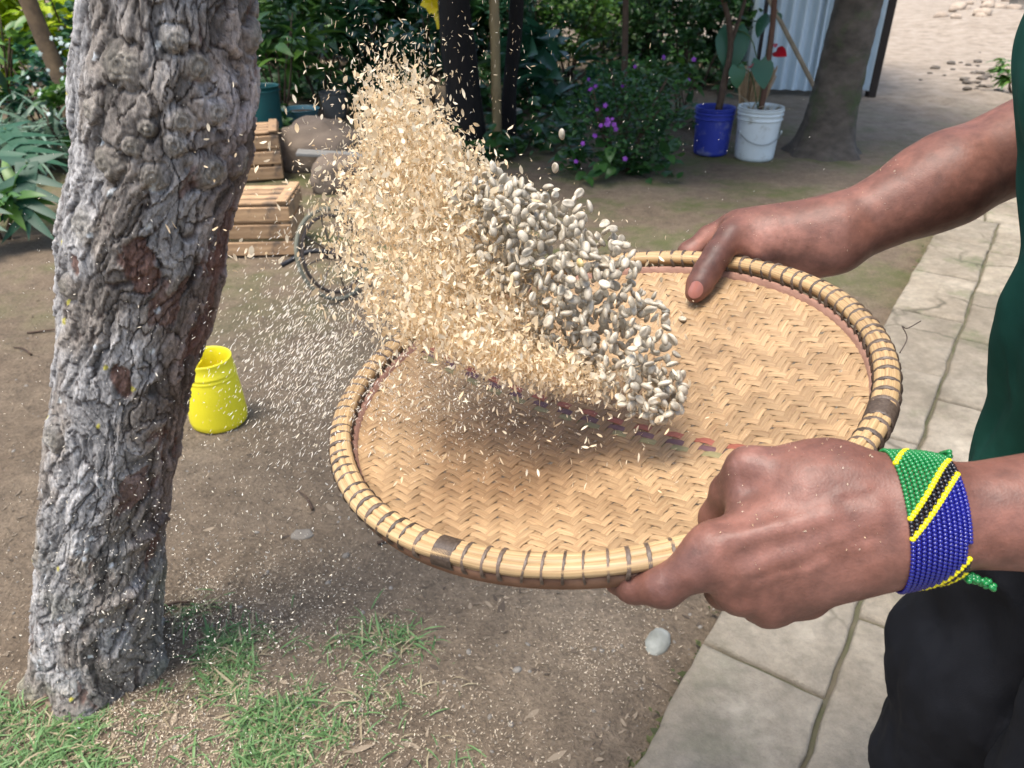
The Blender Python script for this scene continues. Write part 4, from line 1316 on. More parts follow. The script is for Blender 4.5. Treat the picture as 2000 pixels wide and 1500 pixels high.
while len(bp) < 860 and tries < 60000:
    tries += 1
    t = random.random() ** 0.9 * (len(spine) - 1)
    i = min(int(t), len(spine) - 2); f = t - i
    s0, s1 = spine[i], spine[i + 1]
    c = [a + (b - a) * f for a, b in zip(s0, s1)]
    dens = (0.75 if t < 2.5 else 1.0) if t < 5.0 else 0.85 - 0.26 * (t - 5.0)
    if random.random() > dens: continue
    th_ = random.uniform(0, 2 * math.pi); rr_ = math.sqrt(random.random())
    dx = math.cos(th_) * rr_ * c[3]; dd_ = math.sin(th_) * rr_ * c[4]
    q = at(c[0] + dx * 0.84, c[1] - dx * 0.54, c[2] + dd_)
    if bp and ((np.array(bp) - q) ** 2).sum(1).min() < 0.0053 ** 2: continue
    h_ = (q - BC) @ BN
    rr2 = np.linalg.norm((q - BC) - BN * h_)
    if h_ < bowl(min(rr2, .226)) + 0.008: continue
    bp.append(q)
bp = np.array(bp)
order = np.argsort(np.linalg.norm(bp - CAMP, axis=1))
rnd_rot = lambda: Matrix.Rotation(random.uniform(0, 6.28), 4, 'X') @ Matrix.Rotation(random.uniform(0, 6.28), 4, 'Y') @ Matrix.Rotation(random.uniform(0, 6.28), 4, 'Z')
def put_bean(q, me, label, rot=None, scale=1.0):
    o = link('coffee_bean', me)
    o.matrix_basis = Matrix.Translation([float(c) for c in q]) @ (rot or rnd_rot()) @ Matrix.Scale(scale, 4)
    return tag(o, label, 'coffee bean', BG)
for i in order[:286]:
    put_bean(bp[i], random.choice(beans), 'pale greyish coffee bean flying in the dense cluster of beans above the woven tray', None, random.uniform(.84, 1.10))
rest = order[286:]
bt = [np.array([v.co for v in b.vertices]) for b in beans[:1]][0]
bf = np.array([p.vertices[:] for p in beans[0].polygons])
V, F = scatter(bt, bf, bp[rest], rotm(*rng.uniform(0, 6.28, (3, len(rest)))), rng.uniform(.84, 1.10, len(rest)))
tag(obj('coffee_beans', V, F, M_BEAN), 'pale coffee beans at the back of the flying cluster', 'coffee beans', BG, 'stuff')
singles = [(1098, 262, .66, 'single coffee bean flying alone, uppermost, in front of the purple flower bush'),
           (1084, 328, .66, 'single coffee bean flying just above the crest of the chaff, second from the top'),
           (1131, 378, .65, 'upper bean of a pair flying clear of the cluster'), (1122, 391, .648, 'lower bean of a pair flying clear of the cluster, its groove showing'),
           (1195, 446, .65, 'bean standing upright in the air beside the far edge of the cluster'), (1213, 470, .652, 'small bean hanging in the air just above the tray rim by the far hand'),
           (884, 286, .64, 'left bean of two touching in the pale chaff high above the tray'), (898, 287, .638, 'right bean of two touching in the pale chaff high above the tray'),
           (883, 445, .63, 'bean nearest the tree trunk, lying flat in the chaff'), (883, 410, .632, 'bean in the chaff just above the one nearest the tree trunk'),
           (926, 378, .64, 'bean at the upper tip of the cluster, in the chaff')]
for px, py, d, lab in singles: put_bean(at(px, py, d), random.choice(beans), lab)
put_bean(at(1134, 514, .575), beansY, 'one clear yellow coffee bean among the pale grey ones', None, 1.1)
for px, py, me, lab in ((1300, 607, beansG, 'dark grey bean lying on the tray floor below the far thumb'), (1333, 622, beans[2], 'pale bean lying on the tray floor beside a dark one')):
    q = on_plane(px, py, -0.03)
    for _ in range(6):
        r_ = np.linalg.norm((q - BC) - BN * ((q - BC) @ BN)); q = on_plane(px, py, float(bowl(r_)) + 0.0035)
    put_bean(q, me, lab, Matrix([[E1[0], E2[0], BN[0], 0], [E1[1], E2[1], BN[1], 0], [E1[2], E2[2], BN[2], 0], [0, 0, 0, 1]]) @ Matrix.Rotation(random.uniform(0, 3), 4, 'Z') @ Matrix.Rotation(math.pi if me is not beansG else 0, 4, 'X'))

# ================================================================ chaff in the air
ft = np.array([(-1, 0, 0.10), (-.45, -.42, 0.02), (-.45, .42, 0.02), (.15, -.5, -.02), (.15, .5, -.02), (.65, -.3, 0.05), (.65, .3, 0.05), (1, 0, .2)]) * 0.5
fF = np.array([(0, 1, 2, 2), (1, 3, 4, 2), (3, 5, 6, 4), (5, 7, 6, 6)])
ftri = np.array([(0, 1, 2), (1, 3, 4), (1, 4, 2), (3, 5, 6), (3, 6, 4), (5, 7, 6)])
M_CHAFF = leafmat('coffee_chaff', (0.90, 0.79, 0.585), (0.72, 0.535, 0.31), 0.55, 0.35, 0.3)
M_DUST = leafmat('chaff_dust', (0.90, 0.86, 0.76), (0.80, 0.70, 0.52), 0.6, 0.35, 0.3)
def in_poly(x, y, poly):
    c = np.zeros(x.shape, bool); n = len(poly)
    for i in range(n):
        x1, y1 = poly[i]; x2, y2 = poly[(i + 1) % n]
        c ^= ((y1 > y) != (y2 > y)) & (x < (x2 - x1) * (y - y1) / (y2 - y1 + 1e-9) + x1)
    return c
# the plume: a leaning column of flakes that rises from the tray, described by sections along its axis
plume = [(1120, 735, .602, 90, .046, .5), (1020, 705, .612, 150, .058, .9), (900, 660, .625, 205, .075, 1.0), (870, 560, .640, 215, .080, 1.0), (850, 460, .650, 205, .080, 1.0), (850, 370, .655, 180, .075, .95), (815, 290, .655, 138, .066, .85), (785, 220, .655, 100, .056, .55), (775, 165, .655, 76, .046, .26), (795, 100, .655, 80, .05, .04)]
def sample_plume(n, spread=1.0, soft=False):
    t = rng.random(n * 4) * (len(plume) - 1)
    i = np.minimum(t.astype(int), len(plume) - 2); f = (t - i)[:, None]
    A = np.array(plume); c = A[i] * (1 - f) + A[i + 1] * f
    keep = rng.random(len(t)) < c[:, 5] * (c[:, 3] / 215) * 1.2
    c = c[keep][:n]
    th_ = rng.uniform(0, 2 * math.pi, len(c)); rr_ = np.sqrt(rng.random(len(c)))
    rr_ = np.where(rng.random(len(c)) < 0.22, np.abs(rng.normal(0, 0.95, len(c))), rr_) * spread
    if soft: rr_ = np.abs(rng.normal(0, 0.75, len(c))) * spread
    lump = 1 + 0.16 * fbm(c[:, 1] / 60, th_ * 1.2, 0 * th_, 3, 180)
    dx = np.cos(th_) * rr_ * c[:, 3] * lump; dd_ = np.sin(th_) * rr_ * c[:, 4] * lump
    slope = 0.22
    px = c[:, 0] + dx + rng.normal(0, 6, len(c)); py = c[:, 1] + dx * slope + rng.normal(0, 22, len(c)); d = c[:, 2] + dd_
    return CAMP + d[:, None] * ((px - 1000)[:, None] / FPX * AX_R + AX_F - (py - 750)[:, None] / FPX * AX_U)
def above_tray(P):
    q = P - BC; h_ = q @ BN; r_ = np.linalg.norm(q - h_[:, None] * BN, axis=1)
    return (h_ > bowl(np.minimum(r_, .226)) + 0.003) | (r_ > 0.25)
P = sample_plume(30000)
P = P[above_tray(P)]
n = len(P)
L = np.where(rng.random(n) < 0.62, rng.gamma(4, 0.0006, n) + 0.0012, rng.gamma(5, 0.00105, n) + 0.0016)
S = np.stack([L, L * rng.uniform(.35, 1.05, n), L * rng.uniform(.4, 1.8, n)], 1)
S = np.minimum(S, 0.0085); big = (rng.random(n) < 0.02) & (L < .006); S[big] *= 1.6
rot = rotm(rng.normal(0, 1.0, n) + 1.0, rng.normal(0.9, 0.8, n), rng.uniform(0, 6.28, n))
V, F = scatter(ft, ftri, P, rot, S)
tag(obj('chaff_cloud', V, F, M_CHAFF, attrs={'rnd': np.repeat(rng.random(n), len(ft))}), 'dense plume of pale golden coffee chaff flying up from the tray', 'chaff', kind='stuff')
# falling flakes over the tray
n = 1100
px = rng.uniform(720, 1330, n); py = rng.uniform(690, 960, n) + (px - 1000) * 0.06; d = rng.uniform(.53, .64, n)
P = CAMP + d[:, None] * ((px - 1000)[:, None] / FPX * AX_R + AX_F - (py - 750)[:, None] / FPX * AX_U)
w = rng.random(n) < np.exp(-np.maximum(0, py - 730) / 90) + 0.06
P = P[w & above_tray(P)]
n = len(P); L = np.minimum(rng.gamma(4, 0.0010, n) + 0.0016, 0.0075)
V, F = scatter(ft, ftri, P, rotm(*rng.uniform(0, 6.28, (3, n))), np.stack([L, L * .5, L * .8], 1))
tag(obj('falling_chaff', V, F, M_CHAFF, attrs={'rnd': np.repeat(rng.random(n), len(ft))}), 'sparse pale flakes of chaff dropping back over the tray', 'chaff', kind='stuff')
# stray flakes around the top of the plume and fine dust drifting to the tree
def cloudlet(n, cx_, cy_, sx_, sy_, d0, d1, l0, l1, name, label, asp=.35, streak=None):
    px = rng.normal(cx_, sx_, n); py = rng.normal(cy_, sy_, n); d = rng.uniform(d0, d1, n)
    P = CAMP + d[:, None] * ((px - 1000)[:, None] / FPX * AX_R + AX_F - (py - 750)[:, None] / FPX * AX_U)
    P = P[(P[:, 2] > 0.03) & above_tray(P)]; n = len(P)
    L = rng.uniform(l0, l1, n) * rng.uniform(.5, 1.3, n)
    if streak is None: R = rotm(*rng.uniform(0, 6.28, (3, n)))
    else:
        a = rng.normal(streak, 0.22, n)
        X = np.cos(a)[:, None] * AX_R - np.sin(a)[:, None] * AX_U; Y = np.cross(AX_F, X); R = np.stack([X, Y, np.broadcast_to(AX_F, X.shape)], 2)
    V, F = scatter(ft, ftri, P, R, np.stack([L, L * asp, L * .5], 1))
    tag(obj(name, V, F, M_DUST if 'dust' in name else M_CHAFF, attrs={'rnd': np.repeat(rng.random(n), len(ft))}), label, 'chaff', kind='stuff')
cloudlet(420, 800, 90, 110, 60, .60, .72, .0022, .0062, 'stray_chaff', 'loose chaff flakes scattered in the air above the top of the plume')
cloudlet(150, 1010, 190, 110, 130, .62, .75, .0022, .005, 'stray_chaff', 'stray chaff flakes in the air before the dark posts', .25)
cloudlet(330, 655, 420, 34, 130, .60, .72, .0018, .005, 'stray_chaff', 'stray chaff flakes along the side of the plume nearest the crates', .45)
cloudlet(3400, 615, 700, 85, 105, .62, .95, .0018, .0055, 'drifting_dust', 'slanting streaks of chaff dust between plume and yellow bucket', .22, -0.95)
cloudlet(2600, 420, 1150, 220, 160, .7, 1.2, .0018, .0040, 'drifting_dust', 'fine bright specks of chaff dust in the air before the trunk foot', .6)
cloudlet(600, 220, 700, 230, 300, .6, 1.0, .0012, .0026, 'drifting_dust', 'sparse fine specks of dust in the air in front of the trunk', .6)
cloudlet(2600, 860, 765, 130, 62, .55, .64, .0010, .0030, 'drifting_dust', 'haze of fine chaff bits hanging over the near part of the tray', .5)
cloudlet(90, 1330, 330, 150, 110, .65, 1.0, .0012, .0026, 'drifting_dust', 'few thin chaff streaks in the air beyond the far hand', .3, -1.0)
# flecks settled on the skin
def flecks(c, r, n, name, label, lo=.0004, hi=.0011):
    dd_ = np.linalg.norm(BVs - c, axis=1)
    face = (Nb @ (CAMP - c) / np.linalg.norm(CAMP - c)) > 0.1
    idx = np.where((dd_ < r) & face & (Nb[:, 2] > 0.0))[0]
    idx = rng.choice(idx, n)
    P = BVs[idx] + Nb[idx] * 0.0004 + rng.normal(0, 0.0006, (n, 3))
    L = rng.uniform(lo, hi, n) * rng.choice([1, 1, 1, 1.8], n)
    V, F = scatter(ft, ftri, P, rotm(*rng.uniform(0, 6.28, (3, n))), np.stack([L * 1.5, L, L], 1))
    tag(obj(name, V, F, M_CHAFF, attrs={'rnd': np.repeat(rng.random(n), len(ft))}), label, 'chaff', kind='stuff')
flecks(at(1560, 950, .46), 0.055, 130, 'settled_flecks', 'tiny chaff flecks stuck to the back of the near hand')
flecks(at(1560, 400, .80), 0.11, 110, 'settled_flecks', 'tiny chaff flecks stuck to the far hand and wrist')
# dust that lies on the weave
n = 900
a = rng.uniform(0, 6.28, n); rr_ = 0.20 * np.sqrt(rng.random(n))
u, v = rr_ * np.cos(a), rr_ * np.sin(a)
w = rng.random(n) < np.exp(-(((u - .02) / .11) ** 2 + ((v + .05) / .09) ** 2))
u, v = u[w], v[w]; n = len(u)
P = bl(u, v, bowl(np.hypot(u, v)) + 0.0014)
L = rng.uniform(.0006, .0022, n)
V, F = scatter(ft, ftri, P, rotm(rng.normal(0, .25, n), rng.normal(0, .25, n), rng.uniform(0, 6.28, n)), np.stack([L, L * .5, L * .4], 1))
tag(obj('settled_dust', V, F, M_CHAFF, attrs={'rnd': np.repeat(rng.random(n), len(ft))}), 'fine pale chaff dust lying on the woven floor of the tray', 'chaff', kind='stuff')

# ================================================================ things standing on the ground
def gp(px, py):
    p = gnd(px, py); p[2] = float(soil_z(np.array([p[0]]), np.array([p[1]]))[0]); return p

def bucket(name, label, p, r0, r1, h, mat, bands=(), fill=None, handle=None, lean=(0, 0), group=None):
    t = thing(name, label, 'bucket', p, group)
    prof = [(0.002, 0.004), (r0 - .012, 0.0), (r0, 0.010)]
    for k in range(1, 13):
        z = h * k / 12; prof.append((r0 + (r1 - r0) * z / h, z))
    prof += [(r1 + .004, h), (r1 + .004, h + .006), (r1 - .004, h + .006), (r1 - .006, h - .004)]
    for k in range(1, 9):
        z = h - .004 - (h * 0.92) * k / 8; prof.append((r0 + (r1 - r0) * max(z, 0) / h - .006, z))
    prof.append((0.002, h * 0.075))
    V, F = lathe(prof, 40)
    shell = obj('shell', V + p, F, mat, t)
    for z in bands:
        r = r0 + (r1 - r0) * z / h
        V, F = lathe([(r - .001, z - .004), (r + .0075, z - .004), (r + .0085, z), (r + .0075, z + .004), (r - .001, z + .004)], 40)
        obj('band', V + p, F, mat, shell)
    if fill:
        V, F = lathe([(0.001, h * .82), (r1 * .5, h * .84), (r1 - .007, h * .80)], 24)
        obj('soil', V + p, F, fill, t)
    if handle:
        r = (r0 + r1) / 2 + .012
        a = np.linspace(-1.2, 1.2, 18) - math.pi / 2
        P = np.stack([np.cos(a) * r, np.sin(a) * r, h * .56 - 0.075 * np.cos((a + math.pi / 2) * 1.25)], 1) + p
        V, F = sweep(P, 0.0035, 6); hnd = obj('handle', V, F, handle, t)
        for s in (0, -1):
            V, F = lathe([(.001, 0), (.016, 0), (.016, .006), (.001, .008)], 12)
            V = V[:, [2, 0, 1]] + P[s]; obj('handle_boss', V, F, mat, hnd)
    return t

M_SOIL = simple('pot_soil', (0.06, 0.042, 0.03), None, 60, 0.95, 0.6, 0.01)
def plastic(name, c, dirt=(0.10, 0.085, 0.06), amt=0.66, rough=0.42, d2=8):
    return simple(name, c, tuple(x * .86 for x in c), 6, rough, 0.12, 0.002, 40, spec=0.4, dirt=(dirt, d2, amt))
M_YEL = plastic('yellow_plastic', (0.93, 0.80, 0.030), (0.62, 0.50, 0.07), 0.66)
M_BLU = plastic('blue_plastic', (0.026, 0.042, 0.30), (0.16, 0.17, 0.30), 0.54, 0.5, 9)
M_WHI = plastic('white_plastic', (0.60, 0.65, 0.64), (0.33, 0.33, 0.28), 0.56, 0.42, 11)
M_WIRE = simple('steel_wire', (0.32, 0.34, 0.33), None, 50, 0.4, metal=0.7)
M_TEAL = plastic('teal_plastic', (0.014, 0.085, 0.085), (0.03, 0.05, 0.045), 0.6)

# yellow bucket: a jerry-can half, wider at the foot
yp = gp(430, 822)
yb = thing('yellow_bucket', 'bright yellow plastic bucket standing on the soil behind the tree trunk', 'bucket', yp)
prof = [(0.001, .006), (.078, .002), (.0895, .012), (.0925, .030), (.088, .12), (.0830, .178), (.0824, .180), (.0838, .183), (.0834, .187), (.0816, .189), (.0812, .194), (.0826, .197), (.0822, .201), (.0804, .203), (.0775, .240), (.0785, .246), (.0745, .247), (.0725, .243), (.0745, .200), (.083, .09), (.085, .03), (.001, .018)]
V, F = lathe(prof, 44)
obj('shell', V + yp, F, M_YEL, yb)
V, F = sweep(yp + np.stack([0.078 * np.cos(np.linspace(2.2, 5.2, 20)), 0.078 * np.sin(np.linspace(2.2, 5.2, 20)), 0.205 - 0.05 * np.sin(np.linspace(0, math.pi, 20))], 1) * np.array([0.86, 0.86, 1]), 0.003, 6)
obj('handle', V, F, M_YEL, yb)

# the two paint buckets used as planters
bpz = gp(1387, 298)
bucket('planter_bucket', 'blue plastic bucket planter with a worn side, next to the white one', bpz, 0.125, 0.142, 0.335, M_BLU, (0.325, 0.30, 0.265), M_SOIL)
wpz = gp(1472, 306)
bucket('planter_bucket', 'white plastic paint bucket planter with wire handle and heart-leaved plant', wpz, 0.140, 0.158, 0.365, M_WHI, (0.352, 0.325, 0.290), M_SOIL, M_WIRE)
# plastic tubs and pots in the bed
bucket('plant_pot', 'dark teal plastic pot half hidden behind the trunk', gp(527, 272), 0.115, 0.128, 0.40, M_TEAL, (0.37,), M_SOIL)
tb = gp(592, 246)
bucket('wash_tub', 'small bluish tub in the shade behind the rough stone', tb, 0.10, 0.155, 0.14, plastic('pale_blue_plastic', (0.07, 0.18, 0.22), (.05, .09, .09)), (), M_SOIL)
bucket('plant_pot', 'small dirty white tin pot at the foot of the dark posts', gp(1000, 250), 0.070, 0.078, 0.145, simple('dirty_enamel', (0.36, 0.34, 0.28), (0.22, 0.2, 0.16), 14, 0.6), (0.13,), M_SOIL)
bucket('plant_pot', 'grey pot standing behind the chaff plume, beside the bluish tub', gp(655, 232), 0.09, 0.12, 0.22, simple('grey_pot', (0.16, 0.155, 0.14), None, 10, 0.7), (), M_SOIL)

# wooden crates
def wood(name, c1, c2):
    return simple(name, c1, c2, 7, 0.75, 0.35, 0.002, 26, stretch=(1.2, 9, 9), rnd=0.22, spec=0.25, dirt=((0.13, 0.095, 0.068), 7.0, 0.55))
M_WOOD = wood('crate_wood', (0.47, 0.305, 0.170), (0.29, 0.175, 0.092))
M_WOOD2 = wood('grey_wood', (0.30, 0.225, 0.155), (0.20, 0.145, 0.10))
def crate(label, corner, L, W, H, rz, mat, name='wooden_crate'):
    """corner: the front right foot; the crate runs to the left (-x) and back (+y)"""
    t = thing(name, label, 'crate', corner)
    Rz = Matrix.Rotation(rz, 4, 'Z')
    def piece(nm, cx_, cy_, cz_, sx, sy, sz, j=0.006):
        key = (round(sx, 3), round(sy, 3), round(sz, 3), mat.name)
        me = box_mesh(nm, sx, sy, sz, mat, min(0.006, sz * .3, sy * .3))
        o = link(nm, me, t)
        o.matrix_basis = Matrix.Translation([float(c) for c in corner]) @ Rz @ Matrix.Translation((cx_, cy_, cz_)) @ Matrix.Rotation(random.gauss(0, j), 4, 'Z') @ Matrix.Rotation(random.gauss(0, j), 4, 'X')
    nh = 3
    sh = H / nh * 0.80
    for k in range(nh):
        z = 0.012 + H / nh * (k + .42)
        piece('slat', -L / 2, 0.008, z, L, 0.013, sh); piece('slat', -L / 2, W - 0.008, z, L, 0.013, sh)
        piece('slat', -0.008, W / 2, z, 0.013, W - 0.034, sh); piece('slat', -L + 0.008, W / 2, z, 0.013, W - 0.034, sh)
    for x in (-0.036, -L + 0.036):
        for y in (0.036, W - 0.036): piece('corner_post', x, y, H / 2, 0.038, 0.038, H - .004, 0.001)
    nw = 4
    for k in range(nw): piece('slat', -L / 2, W / nw * (k + .5), H + 0.010, L + 0.01, W / nw * 0.70, 0.014)
    for x in (-0.03, -L + 0.03): piece('slat', x, W / 2, H + 0.0255, 0.055, W, 0.013)
c1 = gp(578, 503)
crate('nearer slatted wooden crate with pale planks, beside the old wheel', c1, 0.62, 0.34, 0.265, 0.06, M_WOOD)
c2 = gp(548, 362); c2[1] += 0.10
crate('second slatted wooden crate standing farther back behind the first', c2, 0.50, 0.36, 0.30, 0.25, M_WOOD)
# block of stone and a plank behind the crates
def rock(label, p, size, mat, seed, name='stone', cat='stone', sub=4, group=None, rz=0.0):
    bm = bmesh.new(); bmesh.ops.create_icosphere(bm, subdivisions=sub, radius=1.0)
    V = np.array([v.co[:] for v in bm.verts]); F = np.array([[v.index for v in f.verts] for f in bm.faces]); bm.free()
    k = 1 + (0.05 if 'smooth' in label else 0.20) * fbm(V[:, 0] * 1.3 + seed, V[:, 1] * 1.3, V[:, 2] * 1.3, 3, seed) + 0.04 * fbm(V[:, 0] * 5, V[:, 1] * 5, V[:, 2] * 5, 2, seed + 1)
    V = np.sign(V) * np.abs(V) ** 0.85 * k[:, None] * np.asarray(size)
    V[:, 2] = np.maximum(V[:, 2], -size[2] * .55) + size[2] * .5
    c, s = math.cos(rz), math.sin(rz); V = V @ np.array([[c, s, 0], [-s, c, 0], [0, 0, 1]])
    return tag(obj(name, V + p, F, mat), label, cat, group)
M_ROCK = simple('brown_stone', (0.20, 0.155, 0.115), (0.12, 0.09, 0.068), 5, 0.9, 0.6, 0.02, 14)
M_ROCKG = simple('grey_stone', (0.26, 0.235, 0.195), (0.155, 0.135, 0.11), 8, 0.9, 0.5, 0.02, 20)
M_ROCKW = simple('white_stone', (0.34, 0.345, 0.30), (0.20, 0.20, 0.165), 22, 0.6, 0.3, 0.004, 60)
rock('big rough brown block of stone behind the crates', gp(620, 322), (0.30, 0.22, 0.22), M_ROCK, 3)
pk = gp(655, 345)
o = link('grey_plank', box_mesh('grey_plank', 0.46, 0.12, 0.022, simple('bleached_plank', (0.27, 0.26, 0.235), (0.18, 0.17, 0.15), 6, 0.8, 0.3, 0.002, 30, stretch=(1, 8, 8)), 0.004))
o.matrix_basis = Matrix.Translation((pk[0], pk[1] - .02, 0.155)) @ Matrix.Rotation(0.12, 4, 'Z') @ Matrix.Rotation(0.08, 4, 'Y')
tag(o, 'bleached grey plank resting on a low block before the brown stone', 'plank')
rock('low dark stone block carrying the bleached plank', gp(665, 372), (0.17, 0.09, 0.145), M_ROCK, 8)
rock('smooth white stone on the soil beside the walkway, below the hand', gp(1284, 1258) - np.array([0, 0, .012]), (0.026, 0.040, 0.022), M_ROCKW, 5, 'white_stone', rz=-0.5)
rock('flat pale grey pebble on soil under the tray', gp(590, 1052) - np.array([0, 0, .006]), (0.028, 0.022, 0.010), M_ROCKG, 9, 'pebble', 'stone', 3)
# old wheel leaning by the crate
wp = gp(650, 592); WR = 0.205
wh = thing('old_wheel', 'old narrow wheel with dull olive tyre leaning by the nearer crate', 'wheel', wp)
wc = wp + np.array([0.01, 0.075, WR * 0.96]); wa = np.array([0.80, -0.54, 0.30]); wa /= np.linalg.norm(wa)
w1 = np.cross(wa, [0, 0, 1.0]); w1 /= np.linalg.norm(w1); w2 = np.cross(w1, wa)
ring = lambda r, n=48: wc + r * (np.cos(np.arange(n) * 2 * math.pi / n)[:, None] * w1 + np.sin(np.arange(n) * 2 * math.pi / n)[:, None] * w2)
V, F = sweep(ring(WR - .009), 0.009, 10, closed=True); obj('tyre', V, F, simple('worn_rubber', (0.21, 0.205, 0.15), (0.13, 0.128, 0.095), 14, 0.85, 0.3, 0.003), wh)
M_RUST = simple('rusty_metal', (0.12, 0.09, 0.07), (0.06, 0.05, 0.045), 30, 0.6, 0.2, 0.002, metal=0.4)
V, F = sweep(ring(WR - .038), 0.008, 8, closed=True); obj('wheel_rim', V, F, M_RUST, wh)
for k in range(8):
    a = k * math.pi / 4; e = wc + (WR - .04) * (math.cos(a) * w1 + math.sin(a) * w2)
    V, F = sweep([wc, (wc + e) / 2, e], 0.004, 6); obj('spoke', V, F, M_RUST, wh)
V, F = sweep([wc - wa * .035, wc, wc + wa * .035], 0.022, 10); obj('hub', V, F, M_RUST, wh)
V, F = sweep(spline([wc + wa * .03, wc - np.array([.10, .0, -0.012]), wc - np.array([.22, .05, 0.035])], 8), 0.011, 8); obj('axle_arm', V, F, simple('black_iron', (0.02, 0.02, 0.024), None, 30, 0.5), wh)

# ---------------------------------------------------------------- dark trunks, cane and posts in the middle of the bed
M_DARKBARK = simple('black_wet_bark', (0.014, 0.011, 0.009), (0.006, 0.005, 0.005), 18, 0.9, 0.7, 0.01, 40, stretch=(1, 1, .3))
def stem_thing(name, label, cat, pts, rad, mat, part='trunk', n=20, sides=10, lump=0.12, group=None):
    P = spline(pts, n); t = thing(name, label, cat, P[0], group)
    V, F = sweep(P, np.interp(np.linspace(0, 1, n), np.linspace(0, 1, len(rad)), rad), sides, lump=lump, seed=len(bpy.data.objects))
    obj(part, V, F, mat, t); return t
def up(px, py, z, dx=0.0): # point over the ground place seen at (px,py)
    p = gp(px, py); return p + np.array([dx, 0, z])
dk = stem_thing('dark_tree', 'black-barked tree trunk rising behind the plume, nearest the yellow flower', 'tree', [up(915, 300, -.05), up(915, 300, .5, -.03), up(915, 300, 1.2, -.07), up(915, 300, 2.6, -.05)], (0.16, .125, .115, .10), M_DARKBARK)
dk2 = stem_thing('dark_tree', 'thinner black trunk standing just past the bamboo cane', 'tree', [up(985, 285, -.05), up(985, 285, .5, .05), up(985, 285, 1.2, .10), up(985, 285, 2.5, .05)], (0.09, .055, .05, .045), M_DARKBARK)
M_CANE = simple('cane', (0.26, 0.195, 0.095), (0.15, 0.105, 0.05), 20, 0.5, 0.2, 0.003, stretch=(1, 1, .25))
ct = thing('bamboo_cane', 'brown bamboo cane stuck upright between the two black trunks', 'cane', up(972, 300, 0))
P = np.array([up(972, 300, z, -.015 * z) for z in np.linspace(0, 2.0, 41)])
V, F = sweep(P, np.array([0.036 + (0.005 if k % 9 == 0 else 0) for k in range(41)]), 10); obj('culm', V, F, M_CANE, ct)
# crowns over the bed: the trees whose shade lies on it, above the picture
def crown(t, c, s, n, mat, size=(.12, .22)):
    P = rng.normal(0, 1, (n, 3)); P /= np.linalg.norm(P, axis=1)[:, None]; P = P * (rng.random(n) ** .4)[:, None] * np.asarray(s) + np.asarray(c)
    foliage(P, rand_dirs(n, .2, 1), rng.uniform(*size, n), L_OV, 'crown', mat, t)
crown(dk, (-0.5, 6.6, 2.9), (2.2, 2.2, 0.8), 2000, G_DARK, (.22, .36))
crown(dk, (0.2, 5.0, 2.8), (1.6, 0.9, 0.5), 420, G_DARK, (.22, .36))  # unseen leaf mass added to darken the flower bush below
crown(dk2, (1.6, 6.8, 3.0), (1.9, 2.2, 0.7), 2000, G_DARK, (.22, .36))

lt = stem_thing('slanting_tree', 'slender brown tree stem slanting through the lime leaves, beside the old tree', 'tree', [up(158, 305, -.05), up(158, 305, .40, .02), up(158, 305, .80, -.03), up(158, 305, 1.5, -.16), up(158, 305, 2.6, -.5)], (0.070, .062, .058, .055, .045), simple('brown_bark', (0.17, 0.115, 0.065), (0.095, 0.065, 0.04), 16, 0.8, 0.5, 0.008))
crown(lt, (-3.2, 7.4, 3.3), (1.2, 1.0, 0.5), 260, G_MID, (.16, .26))

# palm trunk beside the shed
pb = gp(1606, 296)
palm = thing('palm_tree', 'grey ringed palm trunk with flared foot in front of the corrugated shed', 'palm', pb)
zz = np.linspace(-.1, 3.2, 130); aa = np.arange(36) * 2 * math.pi / 36
RR = np.interp(zz, [-.1, 0, .06, .16, .32, .6, 1.0, 3.2], [.36, .285, .235, .20, .178, .168, .158, .14])
RR = RR * (1 + 0.018 * np.sin(zz * 2 * math.pi / 0.13) ** 7)
ZZp, AA = np.meshgrid(zz, aa, indexing='ij')
RRp = RR[:, None] * (1 + 0.03 * fbm(np.cos(AA) * 3, np.sin(AA) * 3, ZZp * 6, 3, 200) + 0.10 * np.exp(-np.maximum(ZZp, 0) / .08) * np.cos(AA * 7))
cxp = pb[0] + 0.035 * ZZp + 0.03 * ZZp ** 2 * .3
V = np.stack([cxp + RRp * np.cos(AA), pb[1] + RRp * np.sin(AA), ZZp + pb[2]], -1).reshape(-1, 3)
obj('trunk', V, grid_faces(130, 36, False, True), simple('palm_bark', (0.115, 0.094, 0.074), (0.050, 0.042, 0.032), 9, 0.9, 0.6, 0.01, 34, stretch=(1, 1, 1.6), dirt=((0.055, 0.070, 0.030), 4, 0.56)), palm)
for k in range(9):
    a = k * 0.7; top = np.array([pb[0] + .45, pb[1], 3.2])
    P = spline([top, top + np.array([math.cos(a) * .7, math.sin(a) * .7, .6]), top + np.array([math.cos(a) * 1.6, math.sin(a) * 1.6, .1])], 16)
    n = 60
    q = P[np.minimum((np.linspace(2, 15, n)).astype(int), 15)]
    R = rotm(rng.normal(-.5, .2, n), rng.normal(0, .2, n), a + np.where(np.arange(n) % 2, 0.2, math.pi - .2) + rng.normal(0, .1, n))
    foliage(q, R, rng.uniform(.3, .5, n), L_BL, 'frond', G_MID, palm)

